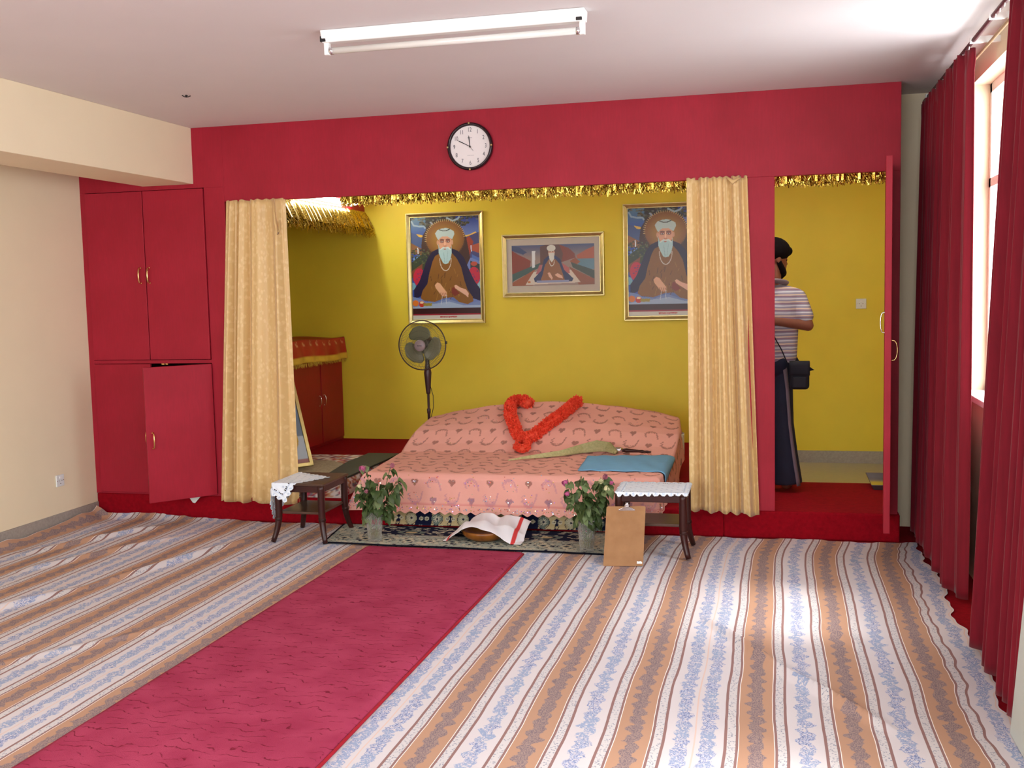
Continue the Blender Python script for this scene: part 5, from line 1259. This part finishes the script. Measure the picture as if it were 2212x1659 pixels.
for k in range(84):
    a = 2 * PI * k / 84
    for fr_ in (True, False):
        pts = [fh + Vector((rad * math.cos(a), gp(rad, fr_), rad * math.sin(a))) for rad in (np.linspace(.045, Rf_, 7))]; gd.tube(pts, .0009, 4, caps=False)
def ring(mb, rad, y, th, n=64):
    mb.tube([fh + Vector((rad * math.cos(2 * PI * k / n), y, rad * math.sin(2 * PI * k / n))) for k in range(n + 1)], th, 6, caps=False)
for q in (.35, .6, .85): ring(gd, Rf_ * q, gp(Rf_ * q, True) - .001, .0014)
go = gd.build('guard', MF['wire'], fan, smooth=True)
rg = MB(); ring(rg, Rf_, 0, .0055, 72); rg.build('rim', MF['dk'], go, smooth=True)
cl_ = MB().box(fh + Vector((Rf_ - .004, -.012, .01)), fh + Vector((Rf_ + .012, .012, .035))); cl_.build('clip', M['black'], go)
for k in range(3):
    a0 = math.radians(92 + 120 * k); n1, n2 = 14, 12
    def bf(u, v, a0=a0):
        rad = .045 + (Rf_ * .80 - .045) * v; half = (.36 + .60 * math.sin(PI * min(1, v * .92 + .05)) ** .7) * (1 if v < .9 else math.sqrt(max(0, 1 - ((v - .9) / .1) ** 2 * .75)))
        a = a0 + (u - .5) * 2 * half + .25 * v; return fh + Vector((rad * math.cos(a), (u - .5) * .05 * (1 - .3 * v), rad * math.sin(a)))
    grid(n1, n2, bf).build('blade', MF['bl'], fan, smooth=True, solid=.002)
MB().lathe([(0, -.078), (.040, -.076), (.050, -.070), (.052, -.060), (0, -.055)], fh, 36, 'y').build('badge', MF['hub'], fan, smooth=True)
bg_ = MB()
for k in range(5): bg_.box(fh + Vector((-.020 + k * .0085, -.0795, -.004)), fh + Vector((-.014 + k * .0085, -.078, .004 - (k % 2) * .002)))
bg_.build('badge_lettering', M['black'], fan)

# ================================================================== SOCKETS, TRAY, PAPER
def socket(name, c, w, h_, axis, label, double=False):
    c = Vector(c); t = empty(name, tuple(c), label, 'socket')
    def B(m_, a0, a1, b0, b1, d0, d1):
        if axis == 'y': return m_.box((c.x + a0, YB - d0, c.z + b0), (c.x + a1, YB - d1, c.z + b1))
        return m_.box((XL + d0, c.y + a0, c.z + b0), (XL + d1, c.y + a1, c.z + b1))
    B(MB(), -w / 2, w / 2, -h_ / 2, h_ / 2, .0005, .011).build('plate', M['plastic'], t, bevel=.003)
    B(MB(), -.010, .010, h_ * .18, h_ * .36, .011, .015).build('rocker_switch', M['white'], t, bevel=.001)
    for (a, b) in ((-.016, .0), (.016, .0), (0, -.022)):
        B(MB(), a - .004, a + .004, b - .0025, b + .0025, .0105, .0115).build('pin_slot', M['black'], t)
    for a in (-w * .40, w * .40): B(MB(), a - .003, a + .003, -.003, .003, .0105, .0118).build('screw', M['chrome'], t)
s1 = at(1860, 656, Y=YB); socket('wall_socket', s1, .092, .092, 'y', 'white wall socket on the yellow wall seen through the doorway')
s2 = at(940, 908, Y=YB); socket('wall_socket', (s2.x, YB, s2.z - .01), .15, .09, 'y', 'white socket low on the yellow wall behind the fan')
s3 = at(128, 1038, X=XL); socket('wall_socket', s3, .086, .086, 'x', 'white socket low on the cream left wall')
ty = empty('metal_tray', (.71, 1.05, HP), 'shallow metal tray on the red step beside the open door', 'tray')
ta = MB(); X0, X1, Yb0, Yb1, zb = .62, .74, .86, 1.40, HP + .001
X0, X1, Yb0, Yb1 = .665, .955, .83, 1.36
E2 = .018
ta.box((X0 + E2, Yb0 + E2, zb), (X1 - E2, Yb1 - E2, zb + .004)); ta.build('tray_base', M['chrome'], ty)
tr_ = MB()
O = [(X0, Yb0), (X1, Yb0), (X1, Yb1), (X0, Yb1)]; I = [(X0 + E2, Yb0 + E2), (X1 - E2, Yb0 + E2), (X1 - E2, Yb1 - E2), (X0 + E2, Yb1 - E2)]
for k in range(4):
    l = (k + 1) % 4; tr_.hexa([(I[k][0], I[k][1], zb), (I[l][0], I[l][1], zb), (I[l][0], I[l][1], zb + .004), (I[k][0], I[k][1], zb + .004), (O[k][0], O[k][1], zb + .034), (O[l][0], O[l][1], zb + .034), (O[l][0], O[l][1], zb + .038), (O[k][0], O[k][1], zb + .038)])
tr_.build('tray_rim', mat('grey_steel', (120, 116, 124), .35, .05, metal=.8), ty)
pt = at(420, 1080, Y=-.03)
m_ = grid(7, 7, lambda u, v: (pt.x - .055 + .13 * u, -.012 - .028 * v * (1 - abs(u - .5)), HP + .012 - (1 - v) * .0 - v * (.075 * (1 - abs(u * 2 - .85)))))
tag(m_.build('cloth_corner', M['plastic'], smooth=True, solid=.002), 'white cloth corner poking out below the ajar cupboard door', 'cloth')

# ================================================================== PERSON BEHIND THE DOORWAY
def cap(mb, a, b, ra, rb, n=14, fl=1.0):   # tapered capsule
    a, b = Vector(a), Vector(b); d = (b - a); L = d.length; d.normalize(); pts, rs_ = [], []
    for k in range(5): t_ = k / 4 * PI / 2; pts.append(a - d * ra * math.cos(t_)); rs_.append(max(ra * math.sin(t_), ra * .06))
    for k in range(1, 4): pts.append(a.lerp(b, k / 4)); rs_.append(ra + (rb - ra) * k / 4)
    for k in range(5): t_ = k / 4 * PI / 2; pts.append(b + d * rb * math.sin(t_)); rs_.append(max(rb * math.cos(t_), rb * .06))
    return mb.tube(pts, rs_, n, flat=fl)
bx_, by_ = -.035, .76; F = HP
pn = empty('person', (bx_, by_, F), 'person in striped shirt and navy trousers standing behind the doorway post, back turned', 'person')
body = MB()
hc = Vector((bx_ + .015, by_ + .035, F + 1.695)); look = Vector((.86, .50, -.10)).normalized(); sdv = Vector((0, 0, 1)).cross(look).normalized()
upv_ = look.cross(sdv)
def HPt(a, b, c): return hc + look * a + sdv * b + upv_ * c
Rh = Matrix((look, sdv, upv_)).transposed()
body.ball(hc + upv_ * .025, .098, 20, 14, (1.02, .80, 1.05), Rh)          # skull
body.ball(HPt(.030, 0, -.045), .072, 18, 12, (1.0, .82, 1.15), Rh)         # jaw
body.ball(HPt(.092, 0, -.018), .017, 10, 8, (1.1, .7, 1.3), Rh); body.ball(HPt(.106, 0, -.032), .011, 10, 8, (1, .9, .8), Rh)   # nose
for s_ in (-1, 1):
    body.ball(HPt(.078, s_ * .030, .008), .016, 8, 6, (.7, 1.2, .6), Rh); body.ball(HPt(-.005, s_ * .080, -.012), .026, 10, 8, (.7, .35, 1.1), Rh)  # brow, ear
body.ball(HPt(.090, 0, -.062), .016, 8, 6, (.6, 1.3, .45), Rh); body.ball(HPt(.078, 0, -.100), .024, 10, 8, (1, 1, .8), Rh)         # lips, chin
cap(body, (bx_ + .005, by_ + .015, F + 1.46), hc + Vector((-.005, -.012, -.06)), .062, .056)
# trunk
sh = F + 1.46
for a, b, ra, rb in (((bx_, by_, F + .98), (bx_, by_, F + 1.12), .125, .118), ((bx_, by_, F + 1.12), (bx_, by_ + .01, F + 1.32), .118, .135)):
    body.ball(Vector(a).lerp(Vector(b), .5), 1, 16, 12, (.155, .105, .16))
for s_ in (-1, 1):
    cap(body, (bx_ + s_ * .07, by_, F + 1.05), (bx_ + s_ * .10, by_ + .005, sh - .06), .085, .085)
    cap(body, (bx_ + s_ * .03, by_, sh - .015), (bx_ + s_ * .165, by_, sh - .045), .060, .055)
    cap(body, (bx_ + s_ * .066, by_, F + .92), (bx_ + s_ * .080, by_ - .005, F + .50), .072, .055)
    cap(body, (bx_ + s_ * .080, by_ - .005, F + .50), (bx_ + s_ * .10, by_ - .02, F + .09), .055, .038)
    cap(body, (bx_ + s_ * .10, by_ - .03, F + .050), (bx_ + s_ * .125, by_ + .14, F + .024), .036, .026)
    for k in range(5):
        tx = bx_ + s_ * (.100 + k * .014); cap(body, (tx, by_ + .15, F + .020), (tx + s_ * .004, by_ + .19 - k * .008, F + .014), .012 - k * .001, .010 - k * .001, 8)
def arm(S, E_, W_, palm_d, side):
    cap(body, S, E_, .050, .041); cap(body, E_, W_, .040, .027)
    E2_, W2 = Vector(E_), Vector(W_); d = (W2 - E2_).normalized(); pd = Vector(palm_d).normalized(); w = d.cross(pd).normalized()
    cap(body, W2 + d * .02 - w * .012, W2 + d * .085 - w * .020, .020, .016); cap(body, W2 + d * .02 + w * .012, W2 + d * .085 + w * .020, .020, .016); cap(body, W2 + d * .02, W2 + d * .09, .020, .017)
    for k in range(4):
        o = (k - 1.5) * .019; L = (.062, .074, .070, .055)[k]; p0 = W2 + d * .095 + w * o; p1 = p0 + d * L * .45 + pd * .010; p2 = p1 + (d * .7 + pd * .7).normalized() * L * .55
        cap(body, p0, p1, .0095, .0085, 8); cap(body, p1, p2, .0085, .0072, 8)
    t0 = W2 + d * .03 + w * side * .026; t1 = t0 + (d * .7 + w * side * .7).normalized() * .038; cap(body, t0, t1, .0115, .0100, 8); cap(body, t1, t1 + (d * .85 + pd * .4).normalized() * .030, .0098, .0085, 8)
elR = at(1749, 706, Y=by_ - .05); elR = Vector((elR.x - .012, elR.y, elR.z + .01)); wrR = Vector((bx_ - .03, by_ - .165, elR.z + .045))
arm((bx_ + .185, by_, sh - .055), elR, wrR, (0, .2, 1), 1)
elL = Vector((bx_ - .27, by_ - .02, F + 1.17)); wrL = Vector((bx_ - .24, by_ + .20, F + 1.08)); arm((bx_ - .185, by_, sh - .055), elL, wrL, (1, 0, -.2), 1)
bo = body.build('body', M['skin'], pn, smooth=True); remesh(bo, .006, 6)
# eyes
for s_ in (-1, 1): MB().ball(HPt(.080, s_ * .031, -.005), .0105, 12, 8).build('eye', M['eye'], pn, smooth=True)
# shirt
s_m = MB()
s_m.ball((bx_, by_ - .005, F + 1.10), 1, 20, 14, (.172, .128, .17))
for s_ in (-1, 1):
    cap(s_m, (bx_ + s_ * .075, by_ - .004, F + .99), (bx_ + s_ * .098, by_, sh - .062), .102, .100, 18); cap(s_m, (bx_ + s_ * .03, by_, sh - .015), (bx_ + s_ * .165, by_, sh - .048), .070, .068, 16)
cap(s_m, (bx_ + .180, by_, sh - .055), Vector((bx_ + .185, by_, sh - .055)).lerp(elR, .66), .066, .064, 16); cap(s_m, (bx_ - .180, by_, sh - .055), Vector((bx_ - .185, by_, sh - .055)).lerp(elL, .66), .066, .064, 16)
cap(s_m, (bx_, by_ - .02, F + 1.00), (bx_, by_ - .02, F + 1.3), .118, .112, 18)
so_ = s_m.build('shirt', M['shirt'], pn, smooth=True); remesh(so_, .008, 10)
cpts = [(bx_ + .008 + .086 * math.cos(a), by_ + .008 + .080 * math.sin(a), sh + .052 - .020 * math.sin(a)) for a in np.linspace(-1.35 * PI, .35 * PI, 26)]
MB().tube(cpts, [.014] + [.028] * 24 + [.014], 10, flat=.45).build('collar', mat('dark_striped_collar', (132, 116, 124), .8, .1), so_, smooth=True)
# trousers
tm = MB()
tm.ball((bx_, by_ - .005, F + .95), 1, 20, 14, (.152, .122, .14))
for s_ in (-1, 1):
    o_ = .012 if s_ > 0 else .0
    pts = [(bx_ + s_ * .066, by_, F + .93), (bx_ + s_ * .066, by_, F + .76), (bx_ + s_ * .080, by_ - .01, F + .50), (bx_ + s_ * .092, by_ - .016, F + .28), (bx_ + s_ * .105, by_ - .018, F + .055)]
    tm.tube(pts, [.084, .082, .074, .090, .112], 20)
to = tm.build('trousers', M['navy'], pn, smooth=True); remesh(to, .008, 8)
stp = MB()
for k in range(24):
    pass
def leg_r(z):
    zs = [F + .055, F + .28, F + .50, F + .76, F + .93, F + 1.0]; return np.interp(z, zs, [.112, .090, .074, .082, .098, .10]), np.interp(z, zs, [bx_ + .105, bx_ + .092, bx_ + .080, bx_ + .066, bx_ + .045, bx_ + .04]), np.interp(z, zs, [by_ - .018, by_ - .016, by_ - .01, by_, by_, by_])
P = []
for k in range(30):
    z = F + .05 + (.93) * k / 29; rr_, cx_, cy_ = leg_r(z); row = []
    for da in (-.16, .16):
        a = math.radians(-66 + 22 * (1 - k / 29)) + da; row.append((cx_ + (rr_ + .003) * math.cos(a), cy_ + (rr_ + .003) * math.sin(a), z))
    P.append(row)
npgrid(np.array(P)).build('side_stripe', M['grey'], to, smooth=True, solid=.004)
# head cloth and beard
hm = MB(); hm.ball(HPt(-.012, 0, .060), .116, 22, 14, (1.10, .92, .82), Rh); hm.ball(HPt(.078, 0, .060), .062, 14, 10, (.95, 1.05, .70), Rh); hm.ball(HPt(-.055, 0, .0), .075, 14, 10, (.8, .95, .95), Rh)
hcl = hm.build('head_cloth', M['hairblack'], pn, smooth=True); remesh(hcl, .006, 5)
bm_ = MB(); bm_.ball(HPt(.060, 0, -.098), .046, 14, 10, (1.0, 1.15, .9), Rh); bm_.ball(HPt(.055, 0, -.130), .030, 12, 8, (1, 1, .9), Rh)
for s_ in (-1, 1): cap(bm_, HPt(.005, s_ * .070, -.030), HPt(.050, s_ * .050, -.090), .020, .028, 10)
bdo = bm_.build('beard', M['hairblack'], pn, smooth=True); remesh(bdo, .006, 5)
# shoulder bag on a strap across the back
bgc = at(1727, 813, Y=by_ - .13); sbg = empty('shoulder_bag', (bgc.x, bgc.y, bgc.z - .09), 'small dark navy shoulder bag hanging at the hip of the standing person', 'bag')
w_, d_2, h_ = .135, .085, .185
bb = MB(); bb.box(bgc + Vector((-w_ / 2, -d_2 / 2, -h_ / 2)), bgc + Vector((w_ / 2, d_2 / 2, h_ / 2)))
b1 = bb.build('bag_body', M['bag'], sbg, bevel=.028, seg=5, smooth=True)
MB().box(bgc + Vector((-w_ * .36, -d_2 / 2 - .014, -h_ * .42)), bgc + Vector((w_ * .36, -d_2 / 2 + .002, .0))).build('front_pocket', M['bag'], sbg, bevel=.008, seg=3)
grid(8, 10, lambda u, v: bgc + Vector(((u - .5) * w_ * 1.04 + .02 * max(0, v - .8) * 0, -d_2 / 2 - .006 - .01 * math.sin(PI * v) if v < .6 else -d_2 / 2 - .006 + (v - .6) / .4 * d_2, (.01 + v / .6 * h_ * .52) if v < .6 else h_ * .54 + .006))).build('flap', M['bag'], sbg, smooth=True, solid=.005)
MB().add([bgc + Vector((w_ / 2 - .004, -.02, h_ / 2 - .02)), bgc + Vector((w_ / 2 - .004, .02, h_ / 2 - .02)), bgc + Vector((w_ / 2 + .036, .0, h_ / 2 - .048)), bgc + Vector((w_ / 2 - .002, .0, h_ / 2 - .055))], [(0, 1, 2), (0, 2, 3), (1, 3, 2), (0, 3, 1)]).build('loose_tab', M['bag'], sbg)
sp = [bgc + Vector((-w_ / 2 + .012, 0, h_ / 2 - .012)), at(1700, 783, Y=by_ - .135), at(1688, 755, Y=by_ - .150), at(1675, 732, Y=by_ - .152), (bx_ - .06, by_ - .150, F + 1.30), (bx_ - .12, by_ - .125, F + 1.42), (bx_ - .135, by_ - .02, F + 1.505), (bx_ - .11, by_ + .10, F + 1.44), (bx_ + .02, by_ + .150, F + 1.22), (bx_ + .14, by_ + .11, F + 1.02), bgc + Vector((.0, d_2 / 2, h_ / 2 - .01))]
MB().tube(sp, .012, 8, flat=.35).build('strap', M['bag'], sbg, smooth=True)

# repeats share a group phrase
for o in [o for o in sc.objects if o.parent is None and o.get('category')]:
    n = o.name.split('.')[0]
    g = {'gold_curtain': 'gold curtains at the ends of the niche', 'window_curtain': 'crimson window curtains', 'picture_frame': 'gilt framed prints on the yellow wall',
         'glass_vase': 'glass vases before the bed', 'tinsel_garland': 'gold tinsel garlands', 'wall_socket': 'white wall sockets', 'tube_light': 'tube lights inside the niche', 'floor_cloth': 'striped floor cloths'}.get(n)
    if n == 'rose_stem': g = 'roses in the left vase' if 'left vase' in o['label'] else 'roses in the right vase'
    if g: o['group'] = g
